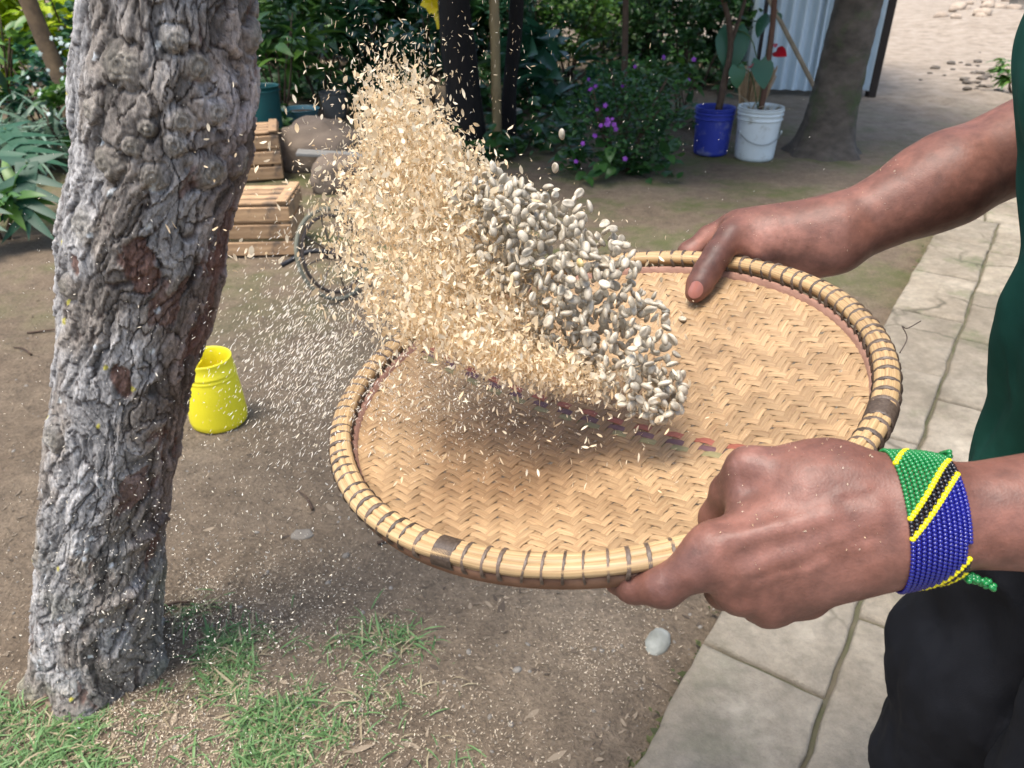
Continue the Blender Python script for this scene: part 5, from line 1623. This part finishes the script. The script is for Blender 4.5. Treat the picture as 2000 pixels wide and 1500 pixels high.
# ---------------------------------------------------------------- the corrugated shed
sL, sR = gnd(1474, 186), gnd(1692, 192)
shed = thing('shed', 'shed of pale blue-grey corrugated iron sheets behind the palm trunk', 'shed', (sL + sR) / 2)
M_TIN = simple('corrugated_iron', (0.60, 0.70, 0.76), (0.48, 0.57, 0.62), 3, 0.42, 0.08, 0.004, 12, spec=0.5, metal=0.15, dirt=((0.36, 0.33, 0.28), 2.0, 0.66))
sd_ = (sR - sL); SL = np.linalg.norm(sd_[:2]); sdx = sd_ / np.linalg.norm(sd_); sn = np.array([sdx[1], -sdx[0], 0])
def tin(p0, dirv, L, z0, z1, nrm, nw, parent, name='iron_sheet', lift=0.0):
    n = nw * 10
    u = np.linspace(0, L, n + 1); off = 0.026 * np.cos(u / L * nw * 2 * math.pi) + lift
    V = []
    for z in np.linspace(z0, z1, 5):
        zz_ = z + (0.012 * np.sin(u * 5) if z == z0 else 0)
        V.append(np.stack([p0[0] + dirv[0] * u + nrm[0] * off, p0[1] + dirv[1] * u + nrm[1] * off, np.broadcast_to(zz_, u.shape)], 1))
    obj(name, np.vstack(V), grid_faces(5, n + 1), M_TIN, parent)
npan = 2
for k in range(npan):
    tin(sL + sd_ * (k / npan), sdx, SL / npan + (0.05 if k < npan - 1 else 0.0), 0.05 + 0.02 * (k % 2), 2.25, sn, 5, shed, lift=0.004 * k)
M_POST = simple('dark_post', (0.035, 0.026, 0.021), None, 14, 0.8, 0.4, 0.006, stretch=(1, 1, .3))
cor = sR + sdx * .045
for p in (cor - sn * .05, sL + sdx * .03 - sn * .06, cor - sn * 1.9, sL - sn * 1.9):
    o = link('post', box_mesh('post', 0.085, 0.085, 2.35, M_POST, 0.006), shed); o.matrix_basis = Matrix.Translation((p[0], p[1], 1.17))
tin(cor - sn * .1, -sn, 1.8, 0.06, 2.25, sdx, 16, shed)
tin(sL - sn * .1, -sn, 1.8, 0.06, 2.25, -sdx, 16, shed)
V = [tuple(sL + sn * .25 - sdx * .2 + np.array([0, 0, 2.3])), tuple(sR + sn * .25 + sdx * .25 + np.array([0, 0, 2.3])), tuple(sR - sn * 2.1 + sdx * .25 + np.array([0, 0, 2.55])), tuple(sL - sn * 2.1 - sdx * .2 + np.array([0, 0, 2.55]))]
V = V + [tuple(np.array(v) + (0, 0, .03)) for v in V]
obj('roof', V, [(3, 2, 1, 0), (4, 5, 6, 7), (0, 1, 5, 4), (1, 2, 6, 5), (2, 3, 7, 6), (3, 0, 4, 7)], M_TIN, shed, smooth=False)
q0 = gnd(1586, 170) ; q0 = at(1588, 165, 7.35); q1 = at(1498, -10, 7.5)
dq = q1 - q0
g0 = q0 - dq * (q0[2] / dq[2]); top = q0 + dq * 1.9
t = thing('leaning_pole', 'thin pale wooden pole leaning slantwise against the corrugated shed', 'pole', g0)
V, F = sweep(np.linspace(g0, top, 14), 0.024, 8, lump=0.15); obj('shaft', V, F, simple('pole_wood', (0.33, 0.25, 0.16), None, 14, 0.8, .3, .004), t)

# straw broom standing behind the white bucket
bp0 = gp(1480, 262); bp0[1] += .35
br = thing('straw_broom', 'bundle of dry straw stems standing behind the white bucket', 'broom', bp0)
n = 70
for grp in range(1):
    parts = []
    for k in range(n):
        a = random.uniform(-1, 1); b = random.uniform(-.5, .5)
        p0 = bp0 + np.array([a * .06, b * .05, 0.02]); p1 = bp0 + np.array([a * .17 + .02, b * .09, random.uniform(.40, .50)])
        parts.append(sweep([p0, (p0 + p1) / 2, p1], 0.0055, 4))
    V, F = join(parts); o = obj('straw', V, F, simple('straw_stalk', (0.46, 0.31, 0.17), (0.33, 0.21, 0.11), 20, 0.8), br); o['kind'] = 'stuff'
V, F = sweep(bp0 + np.stack([0.085 * np.cos(np.arange(20) * .314), 0.05 * np.sin(np.arange(20) * .314), np.full(20, .12)], 1), 0.009, 6, closed=True); obj('binding', V, F, M_STEM, br)

# ---------------------------------------------------------------- plants
def leaf_parts(t, tmpl, mat, specs, name='leaf', stem=None, base=None):
    """each big leaf an object of its own, all sharing one mesh; specs: (pos, length, yaw, pitch, roll)"""
    me = mesh(name, tmpl[0], tmpl[1], mat, attrs={'rnd': np.full(len(tmpl[0]), 0.5)})
    for pos, L, yaw, pitch, roll in specs:
        o = link(name, me, t)
        o.matrix_basis = Matrix.Translation([float(c) for c in pos]) @ Matrix.Rotation(yaw, 4, 'Z') @ Matrix.Rotation(pitch, 4, 'X') @ Matrix.Rotation(roll, 4, 'Y') @ Matrix.Scale(L, 4)

def shrub(name, label, p, r, h, n, tmpl, size, mat, cat='shrub', stems=5, group=None, up_=.3, z0=0.1, flat=1.0):
    t = thing(name, label, cat, p, group)
    parts = []
    for k in range(stems):
        a = random.uniform(0, 6.28); e = p + np.array([math.cos(a) * r * .6, math.sin(a) * r * .6 * flat, h * random.uniform(.6, .95)])
        parts.append(sweep(spline([p + np.array([math.cos(a) * .03, math.sin(a) * .03, -.02]), p * .5 + e * .5 + rng.normal(0, .03, 3), e], 8), np.linspace(.013, .005, 8), 5))
    V, F = join(parts); obj('stems', V, F, M_STEM, t)
    q = rng.normal(0, 1, (n, 3)); q /= np.linalg.norm(q, axis=1)[:, None]; q *= (rng.random(n) ** .45)[:, None]
    # leaves gather in clumps, so gaps and dark hollows stay between them
    nc = max(6, n // 28)
    cl = rng.normal(0, 1, (nc, 3)); cl /= np.linalg.norm(cl, axis=1)[:, None]; cl *= (rng.random(nc) ** .35)[:, None] * .92
    k = rng.integers(0, nc, n)
    q = cl[k] + q * 0.27
    P = p + q * np.array([r, r * flat, h / 2]) + np.array([0, 0, h * .5 + z0])
    P[:, 2] = np.maximum(P[:, 2], 0.02)
    yaw = np.arctan2(q[:, 1], q[:, 0]) - math.pi / 2 + rng.normal(0, .8, n)
    R = rotm(rng.normal(up_, .45, n), rng.normal(0, .4, n), yaw)
    foliage(P, R, rng.uniform(size[0], size[1], n), tmpl, 'foliage', mat, t)
    return t

def flowers(t, P, s, mat, name='flower'):
    petal = leaf_t('ovate', 2, .2, .1, .42)
    Vs, Fs = [], []
    for k in range(5):
        a = k * 2 * math.pi / 5; c, s_ = math.cos(a), math.sin(a)
        Vs.append(petal[0] @ np.array([[c, s_, 0], [-s_, c, 0], [0, 0, 1]]) * np.array([1, 1, 1]) + np.array([0, 0, .0])); Fs.append(petal[1] + k * len(petal[0]))
    me = mesh(name, np.vstack(Vs), np.vstack(Fs), mat)
    for q in P:
        o = link(name, me, t)
        o.matrix_basis = Matrix.Translation([float(c) for c in q]) @ Matrix.Rotation(random.uniform(.5, 1.5), 4, 'X') @ Matrix.Rotation(random.uniform(-.6, .6), 4, 'Y') @ Matrix.Rotation(random.uniform(0, 6), 4, 'Z') @ Matrix.Scale(s * random.uniform(.8, 1.25), 4)

M_PURP = leafmat('purple_petal', (0.22, 0.04, 0.34), (0.15, 0.028, 0.25), .5, .25)
M_RED = leafmat('red_spathe', (0.42, 0.012, 0.022), (0.30, 0.008, 0.015), .3, .1)
M_YPET = leafmat('yellow_petal', (0.80, 0.62, 0.01), (0.72, 0.50, 0.01), .5, .25)
M_WPET = leafmat('white_petal', (0.42, 0.50, 0.47), (0.32, 0.40, 0.37), .5, .25)
# plant in the white bucket: tall woody stem with heart leaves and red flowers
fl = thing('potted_plant', 'heart-leaved plant with red flowers growing in the white bucket', 'plant', wpz + np.array([0, 0, .31]))
b0 = wpz + np.array([0, 0, .29])
V, F = sweep(spline([b0, b0 + (.0, 0, .35), b0 + (-.02, 0, .75), b0 + (-.08, .02, 1.15), b0 + (-.10, .02, 1.6)], 18), np.linspace(.024, .014, 18), 8, lump=.2); obj('stem', V, F, simple('red_brown_stem', (.11, .055, .035), None, 30, .8), fl)
specs = []
def hl(px, py, L, yaw, pitch, roll, dd=0.0):
    p = at(px, py, 5.5 + dd); specs.append((p, L, yaw, pitch, roll))
    V, F = sweep(spline([np.array([b0[0] - .02, b0[1], max(b0[2] + .05, p[2] - .35)]), (p + b0) / 2 * np.array([1, 1, 0]) + np.array([0, 0, p[2] - .05]), p], 8), .0045, 5); obj('leaf_stalk', V, F, M_STEMG, fl)
hl(1432, 58, .30, math.pi - .1, -1.15, 0.1); hl(1485, 118, .20, math.pi + .3, -.95, .3, -.1);
hl(1440, 130, .15, math.pi + .1, -1.2, .3); hl(1502, 30, .18, math.pi - .9, -.7, .2)
leaf_parts(fl, L_HE, G_BLUE, specs)
sp = []
for px, py, L in ((1516, 100, .11), (1506, 85, .09), (1408, 2, .10), (1466, 128, .07)): sp.append((at(px, py, 5.4), L, random.uniform(2, 4), random.uniform(-.9, .2), random.uniform(-1, 1)))
leaf_parts(fl, L_HE, M_RED, sp, 'red_spathe')
n = 26
P = np.repeat(b0[None], n, 0) + rng.normal(0, .05, (n, 3)) * (1, 1, .1)
foliage(P, rotm(rng.normal(1.1, .25, n), rng.normal(0, .2, n), rng.uniform(0, 6.28, n)), rng.uniform(.12, .34, n), L_BL, 'shoots', G_STRAW, fl)
# plant in the blue bucket
f2 = thing('potted_plant', 'small-leaved woody plant growing in the blue bucket', 'plant', bpz + np.array([0, 0, .29]))
b1 = bpz + np.array([0.02, 0, .28])
V, F = sweep(spline([b1, b1 + (.02, 0, .25), b1 + (.03, 0, .48), b1 + (-.03, 0, .70), b1 + (-.16, .05, .95)], 16), np.linspace(.030, .014, 16), 8, lump=.2); obj('stem', V, F, M_STEM, f2)
V, F = sweep(spline([b1 + (.03, 0, .5), b1 + (.10, .05, .75), b1 + (.12, .05, 1.1)], 10), np.linspace(.018, .008, 10), 6); obj('branch', V, F, M_STEM, f2)
n = 260
P = b1 + np.array([-.05, .05, 1.0]) + rng.normal(0, 1, (n, 3)) * (.24, .16, .16)
foliage(P, rand_dirs(n), rng.uniform(.05, .10, n), L_OV, 'foliage', G_DARK, f2)

# bush with purple flowers
bz0 = gp(1215, 335)
pbush = shrub('flowering_bush', 'dark low bush dotted with purple flowers in the middle of the bed', bz0, .42, .74, 2600, L_SM, (.028, .055), G_DARK, 'bush', 9, z0=.02)
fpx = [(1190, 238), (1203, 252), (1166, 215), (1182, 206), (1216, 168), (1163, 168), (1153, 174), (1150, 155), (1297, 112), (1355, 116), (1346, 155), (1221, 310), (1138, 280), (1162, 265), (1125, 315), (1240, 130), (1196, 232), (1184, 242)]
flowers(pbush, [at(px, py, random.uniform(4.75, 4.95)) for px, py in fpx], .017, M_PURP)
flowers(pbush, [at(1190 + random.gauss(0, 7), 238 + random.gauss(0, 7), 4.72) for _ in range(7)], .018, M_PURP)
stem_thing('thin_sapling', 'very slender dark sapling stem rising behind the purple flower bush', 'sapling', [up(1215, 290, 0), up(1215, 290, .5, -.02), up(1215, 290, 1.1, -.05), up(1215, 290, 2.0, -.10)], (.030, .026, .022, .015), M_STEM, 'stem')

# hedge of small round leaves along the back, sunlit gaps between its plants
for k, (px, py, r, h, mat, lab) in enumerate([
    (1110, 150, .55, .95, G_MID, 'pale-flecked shrub at the back, right of the dark posts'),
    (1185, 135, .60, 1.2, G_MID, 'small-leaved hedge plant behind the slender sapling'),
    (1265, 140, .62, 1.25, G_DARK, 'small-leaved hedge plant above the purple flower bush'),
    (1335, 150, .58, 1.2, G_DARK, 'small-leaved hedge plant behind the blue bucket'),
    (1405, 150, .50, 1.15, G_DARK, 'small-leaved hedge plant touching the heart-leaved plant'),
    (1040, 150, .55, 1.3, G_BLUE, 'broad dark shrub directly behind the bamboo cane')]):
    shrub('hedge_shrub', lab, gp(px, py), r, h, 1500, L_SM, (.05, .11), mat, 'shrub', 5, 'shrubs of the back hedge')
for k, (px, py, r, h, lab) in enumerate([(560, 150, .75, 1.5, 'tall dark shrub at the far back between the old tree and the plume'), (700, 140, .8, 1.5, 'tall dark shrub at the far back behind the top of the plume'), (840, 140, .75, 1.5, 'tall dark shrub at the far back behind the yellow flower'), (960, 130, .8, 1.5, 'tall dark shrub at the far back behind the black trunks')]):
    shrub('background_shrub', lab, gp(px, py), r, h, 1300, L_OV, (.10, .19), G_DARK, 'shrub', 6, 'dark shrubs at the far back')
for px, py, lab in ((500, 112, 'farthest row, dark hedge plant behind the old tree'), (640, 112, 'farthest row, dark hedge plant behind the plume'), (780, 112, 'farthest row, dark hedge plant left of the black trunks'), (930, 112, 'farthest row, dark hedge plant behind the black trunks'), (1200, 108, 'farthest row, dark hedge plant behind the sapling'), (1320, 108, 'farthest row, dark hedge plant behind the blue bucket plant'), (1440, 108, 'farthest row, dark hedge plant beside the shed')):
    shrub('hedge_shrub', lab, gp(px, py), .75, 1.35, 900, L_OV, (.13, .24), G_DARK, 'shrub', 5, 'shrubs of the farthest hedge row')
# leafy plants in front of them
for px, py, r, h, n, tm, sz, mat, lab in [
    (548, 235, .38, 1.0, 130, L_LA, (.18, .34), G_MID, 'long-leaved plant growing in the teal pot'),
    (630, 215, .45, .95, 200, L_LA, (.16, .32), G_DARK, 'drooping dark long-leaved plant behind the bluish tub'),
    (700, 215, .42, .85, 170, L_LA, (.14, .28), G_BLUE, 'bluish long-leaved plant behind the plume'),
    (770, 215, .40, .85, 160, L_OV, (.12, .22), G_DARK, 'broad-leaved plant behind the neck of the plume'),
    (845, 215, .38, .9, 120, L_OV, (.14, .24), G_BLUE, 'broad-leaved plant carrying one yellow flower'),
    (600, 180, .5, 1.15, 220, L_LA, (.16, .3), G_MID, 'bright narrow-leaved plant between the shrubs, above the stone'),
    (1050, 205, .35, .55, 60, L_OV, (.22, .36), G_BLUE, 'low plant with big blue-green leaves right of the cane'),
    (1105, 215, .32, .40, 40, L_LA, (.28, .44), G_BLUE, 'low plant with long arching blue-green leaves'),
    (1330, 225, .26, .35, 130, L_LA, (.08, .16), G_MID, 'weedy tuft of narrow leaves left of the blue bucket'),
    (1265, 255, .30, .25, 160, L_SM, (.05, .09), G_MID, 'low mossy weed patch behind the purple flower bush'),
    (1365, 175, .34, .5, 220, L_SM, (.05, .10), G_DARK, 'shaded low shrub behind the blue bucket')]:
    t = shrub('bed_plant', lab, gp(px, py), r, h, n, tm, sz, mat, 'plant', 5, 'leafy plants of the shaded bed')
    if 'yellow' in lab:
        c = at(848, 10, 5.6); flowers(t, [c, c + (.035, -.02, .03), c + (-.03, -.01, .02), c + (.0, -.02, .05), c + (.01, -.03, -.01), c + (.045, .0, -.09)], .07, M_YPET, 'yellow_flower')
# low creeping cover between the plants of the shaded bed
n = 20000
X = rng.uniform(-4.0, 3.2, n); Y = rng.uniform(5.0, 13.0, n); X = np.where(Y > 9, X * 1.15, X)
k = ((X < 1.15) | ((Y > 6.7) & (X < 0.30 * Y))) & (X > -0.62 * Y + .4) & ((X > -1.0) | (Y > 5.7)) & (fbm(X * 1.3, Y * 1.3, 0 * X, 3, 400) + 0.55 * sstep(5.0, 6.8, Y + 0.25 * np.sin(X * 2)) > 0.38)
X, Y = X[k], Y[k]; n = len(X)
P = np.stack([X, Y, np.abs(rng.normal(0, .09, n)) + .02], 1)
tag(foliage(P, rotm(rng.normal(.3, .5, n), rng.normal(0, .4, n), rng.uniform(0, 6.28, n)), rng.uniform(.06, .16, n), L_OV, 'ground_cover', G_DARK, None), 'low dark creeping leaves covering the shaded bed', 'ground cover', kind='stuff')
# left bed --------------------------------------------------------------------------------
pl = thing('philodendron', 'plant with big deeply lobed blue-green leaves, left of the old tree', 'plant', gp(75, 425))
specs = []
pb0 = gp(75, 425)
for px, py, L, yaw, pitch, roll, d in ((52, 318, .40, math.pi + .12, -.75, .05, 3.95), (-20, 300, .42, math.pi - .5, -.6, -.1, 4.1), (8, 250, .40, math.pi + .9, -.3, .1, 4.3), (-60, 350, .4, math.pi + .2, -.6, .2, 3.9)):
    p = at(px, py, d); specs.append((p, L, yaw, pitch, roll))
    V, F = sweep(spline([pb0, (pb0 + p) / 2 + (0, .05, .12), p], 9), np.linspace(.010, .006, 9), 6); obj('leaf_stalk', V, F, M_STEMG, pl)
leaf_parts(pl, L_LO, leafmat('lobed_leaf', (0.030, 0.095, 0.050), (0.016, 0.062, 0.033), .45, .2, .3), specs)
gt = thing('spider_plant', 'clump of thin arching pale leaves above the lobed plant', 'plant', gp(40, 330))
n = 260
P = np.repeat(gp(40, 330)[None], n, 0) + rng.normal(0, 1, (n, 3)) * (.22, .14, .02) + (0, 0, .12)
foliage(P, rotm(rng.normal(.75, .35, n), rng.normal(0, .2, n), rng.uniform(0, 6.28, n)), rng.uniform(.35, .62, n), L_BL, 'foliage', leafmat('leaf_silver', (.16, .24, .17), (.07, .13, .08), .45, .2), gt)
for px, py, r, h, n, tm, sz, mat, lab in [
    (22, 205, .50, 1.35, 520, L_OV, (.12, .22), G_LIME, 'sunlit lime-yellow shrub at the back, behind the slanting stem'),
    (175, 195, .45, 1.4, 360, L_OV, (.12, .22), G_LIME, 'lime-yellow shrub showing between slanting stem and old tree'),
    (95, 150, .8, 1.9, 700, L_OV, (.12, .22), G_MID, 'tall dark shrub at the back of the bed left of the old tree'),
    (-90, 160, .8, 1.9, 600, L_OV, (.12, .22), G_DARK, 'tall dark shrub at the far edge of the bed by the frame'),
    (300, 150, .8, 1.8, 500, L_OV, (.12, .22), G_DARK, 'tall dark shrub hidden mostly behind the old tree'),
    (10, 255, .40, .95, 170, L_LA, (.2, .36), G_MID, 'fresh green strap-leaved plant behind the spider plant'),
    (-60, 285, .42, .9, 200, L_LA, (.2, .36), G_DARK, 'dark strap-leaved plant at the edge of the left bed'),
    (105, 280, .26, .70, 260, L_SM, (.06, .11), G_BLUE, 'shrub with small white blossoms close to the old tree'),
    (165, 330, .25, .45, 160, L_OV, (.07, .13), G_MID, 'low green plant against the old tree'),
    (5, 470, .20, .22, 60, L_LA, (.14, .24), G_MID, 'low strap-leaved tuft at the front edge of the left bed'),
    (200, 270, .45, .9, 260, L_OV, (.09, .16), G_DARK, 'dark plant behind the old tree')]:
    t = shrub('bed_plant', lab, gp(px, py), r, h, n, tm, sz, mat, 'plant', 5, 'plants of the left bed')
    if 'white blossoms' in lab:
        flowers(t, [at(random.gauss(105, 24), random.gauss(165, 45), random.uniform(4.9, 5.2)) for _ in range(22)], .016, M_WPET, 'blossom')
        flowers(t, [at(random.gauss(130, 18), random.gauss(65, 18), random.uniform(4.9, 5.2)) for _ in range(9)], .016, M_WPET, 'blossom')

# ---------------------------------------------------------------- clods and stones of the far heap
M_CLOD = simple('dry_clod', (0.42, 0.34, 0.26), (0.26, 0.205, 0.155), 6, 0.95, 0.5, 0.02)
for k in range(46):
    px, py = random.uniform(1830, 2080), random.uniform(-25, 62)
    if random.random() < (1950 - px) / 300: continue
    rock('broken dry clod lying on the far heap of earth', gp(px, py), np.array([.12, .10, .07]) * random.uniform(.5, 1.6), M_CLOD, k + 20, 'clod', 'clod', 2, 'clods of the far heap', random.uniform(0, 6))
M_DCLOD = simple('dark_clod', (0.15, 0.125, 0.10), (0.08, 0.068, 0.055), 8, 0.95, 0.6, 0.02)
for k in range(40):
    px, py = random.gauss(1910, 50), random.gauss(150, 22)
    rock('dark damp clod lying on the path edge beyond the arm', gp(px, py), np.array([.050, .045, .022]) * random.uniform(.25, 1.2), M_DCLOD, k + 80, 'clod', 'clod', 2, 'dark clods beyond the arm', random.uniform(0, 6))
rock('pale boulder at the top of the far heap', gp(2010, 22), (.42, .3, .3), M_ROCKG, 14)
shrub('weed_tuft', 'green weed tuft by the shirt beyond the far arm', gp(1985, 190), .28, .26, 150, L_LA, (.10, .18), G_MID, 'plant', 4)

# ---------------------------------------------------------------- grass, fallen chaff and litter on the soil
def patch_mask(px, py, blobs):
    m = np.zeros(px.shape)
    for x, y, rx, ry, a in blobs: m = np.maximum(m, a * np.exp(-((px - x) / rx) ** 2 - ((py - y) / ry) ** 2))
    return m
blobs = [(90, 1430, 230, 70, 1), (330, 1420, 200, 90, .9), (420, 1290, 90, 75, .8), (560, 1420, 180, 80, .8), (760, 1255, 80, 30, .45), (770, 1400, 50, 30, .5), (640, 1310, 70, 30, .5), (860, 1260, 50, 25, .25), (380, 1230, 45, 40, .8), (250, 1500, 400, 60, 1), (730, 1345, 40, 18, .4), (30, 1360, 120, 35, .5)]
def on_soil(n, x0, x1, y0, y1, blobs, lo=0.04):
    px, py = rng.uniform(x0, x1, n), rng.uniform(y0, y1, n)
    r = (px - 1000)[:, None] / FPX * AX_R + AX_F - (py - 750)[:, None] / FPX * AX_U
    P = CAMP + r * ((0 - CAM_H) / r[:, 2])[:, None]
    keep = rng.random(n) < patch_mask(px, py, blobs) * np.clip(0.34 + 1.3 * fbm(P[:, 0] * 8, P[:, 1] * 8, 0 * px, 3, 300), lo, 1)
    P = P[keep]
    P[:, 2] = soil_z(P[:, 0], P[:, 1])
    return P[np.hypot(P[:, 0] - base_c[0], P[:, 1] - TY) > 0.145]
P = on_soil(70000, -150, 950, 1150, 1650, blobs, 0.05)
n = len(P)
for nm, lab, mat, sel in (('grass', 'short green grass round the foot of the old tree', G_GRASS, np.arange(n) % 5 < 3), ('dry_grass', 'dry straw-coloured grass blades among the green', G_STRAW, np.arange(n) % 5 >= 3)):
    Q = P[sel]; k = len(Q)
    dry = nm == 'dry_grass'
    o = foliage(Q, rotm(rng.normal(.45 if dry else .75, .35, k), rng.normal(0, .25, k), rng.uniform(0, 6.28, k)), rng.gamma(6, .0052, k) + .008, leaf_t('blade', 3, .9, .25, .035), nm, mat, None)
    tag(o, lab, 'grass', kind='stuff')
cb = [(420, 1420, 420, 110, .8), (520, 1220, 240, 130, .5), (900, 1420, 200, 120, .22), (1180, 1280, 110, 80, .5), (1250, 1170, 60, 40, .6), (150, 1420, 200, 80, .5), (1000, 1250, 250, 150, .12)]
P = on_soil(120000, -100, 1400, 1050, 1600, cb, 0.5)
P = P[(P[:, 0] - 0.24 - 0.66 * (P[:, 1] - .925)) < -0.01]
n = len(P); L = rng.uniform(.0022, .0072, n)
V, F = scatter(ft, ftri, P + (0, 0, .004), rotm(rng.normal(0, .4, n), rng.normal(0, .4, n), rng.uniform(0, 6.28, n)), np.stack([L, L * .6, L * .6], 1))
tag(obj('fallen_chaff', V, F, leafmat('old_chaff', (0.72, 0.61, 0.45), (0.50, 0.39, 0.26), .7, .2), attrs={'rnd': np.repeat(rng.random(n), len(ft))}), 'fallen chaff husks strewn over the soil below the tray', 'chaff', kind='stuff')
# small stones and twigs on the soil
px, py = rng.uniform(0, 1700, 700), rng.uniform(380, 1500, 700)
r = (px - 1000)[:, None] / FPX * AX_R + AX_F - (py - 750)[:, None] / FPX * AX_U
P = CAMP + r * ((0 - CAM_H) / r[:, 2])[:, None]
P = P[(P[:, 0] - 0.24 - 0.66 * (P[:, 1] - .925)) < -0.02]; P[:, 2] = soil_z(P[:, 0], P[:, 1]); n = len(P)
bm = bmesh.new(); bmesh.ops.create_icosphere(bm, subdivisions=1, radius=1.0)
iv = np.array([v.co[:] for v in bm.verts]); ifc = np.array([[v.index for v in f.verts] for f in bm.faces]); bm.free()
s = rng.gamma(2, .0011, n) + .0012
V, F = scatter(iv, ifc, P, rotm(rng.normal(0, .3, n), rng.normal(0, .3, n), rng.uniform(0, 6.28, n)), np.stack([s * 1.3, s, s * .5], 1))
tag(obj('gravel', V, F, M_ROCKG, smooth=True), 'scattered grit and tiny stones on the bare soil', 'gravel', kind='stuff')
for k, (px, py, L, a) in enumerate([(770, 1064, .09, .1), (1000, 1100, .10, .2), (110, 650, .22, .15), (598, 985, .10, 2.2), (45, 690, .12, 2.6), (340, 1190, .08, .4)]):
    p = gp(px, py) + np.array([0, 0, .006]); d = np.array([math.cos(a), math.sin(a), 0]) * L / 2
    V, F = sweep(spline([p - d, p + np.array([.0, .01, .004]), p + d], 8), np.linspace(.005, .002, 8), 6)
    tag(obj('twig', V, F, M_STEM), ['short twig on soil under the tray rim', 'short twig lying under the tray', 'dark twig on soil left of the trunk', 'slanting twig on soil between bucket and tray', 'curved twig on soil at the far left edge', 'short twig by the foot of the old tree'][k], 'twig')

# dead leaves and crumbs of earth trodden into the soil
n = 5200
px, py = rng.uniform(-60, 1500, n), rng.uniform(330, 1560, n)
r = (px - 1000)[:, None] / FPX * AX_R + AX_F - (py - 750)[:, None] / FPX * AX_U
P = CAMP + r * ((0 - CAM_H) / r[:, 2])[:, None]
P = P[(P[:, 0] - 0.24 - 0.66 * (P[:, 1] - .925)) < -0.01]; P[:, 2] = soil_z(P[:, 0], P[:, 1]) + .002; n = len(P)
L = rng.gamma(2.2, .0045, n) + .003
V, F = scatter(ft, ftri, P, rotm(rng.normal(0, .25, n), rng.normal(0, .25, n), rng.uniform(0, 6.28, n)), np.stack([L, L * rng.uniform(.3, .8, n), L * .5], 1))
tag(obj('leaf_litter', V, F, leafmat('dead_leaf', (0.30, 0.235, 0.16), (0.075, 0.055, 0.038), .8, .1), attrs={'rnd': np.repeat(rng.random(n), len(ft))}), 'crumbs of dead leaf and earth trodden into the bare soil', 'litter', kind='stuff')

# moss and weeds along the edge of the walkway and in its joints
n = 2600
u = rng.uniform(-0.6, 6.5, n); v = np.abs(rng.normal(0, .018, n)) - 0.03
k = fbm(u * 2.5, 0 * u, 0 * u, 3, 500) > -0.25
u, v = u[k], v[k]; n = len(u)
P = np.stack([P0[0] + PU[0] * u + PV[0] * (-v), P0[1] + PU[1] * u + PV[1] * (-v), np.full(n, 0.0)], 1); P[:, 2] = soil_z(P[:, 0], P[:, 1]) + rng.uniform(0, .03, n)
foliage_ = foliage(P, rotm(rng.normal(.6, .5, n), rng.normal(0, .4, n), rng.uniform(0, 6.28, n)), rng.uniform(.010, .026, n), L_SM, 'moss', leafmat('moss_leaf', (0.105, 0.115, 0.040), (0.050, 0.060, 0.022), .8, .15), None)
tag(foliage_, 'dark moss and tiny weeds along the foot of the walkway edge', 'moss', kind='stuff')
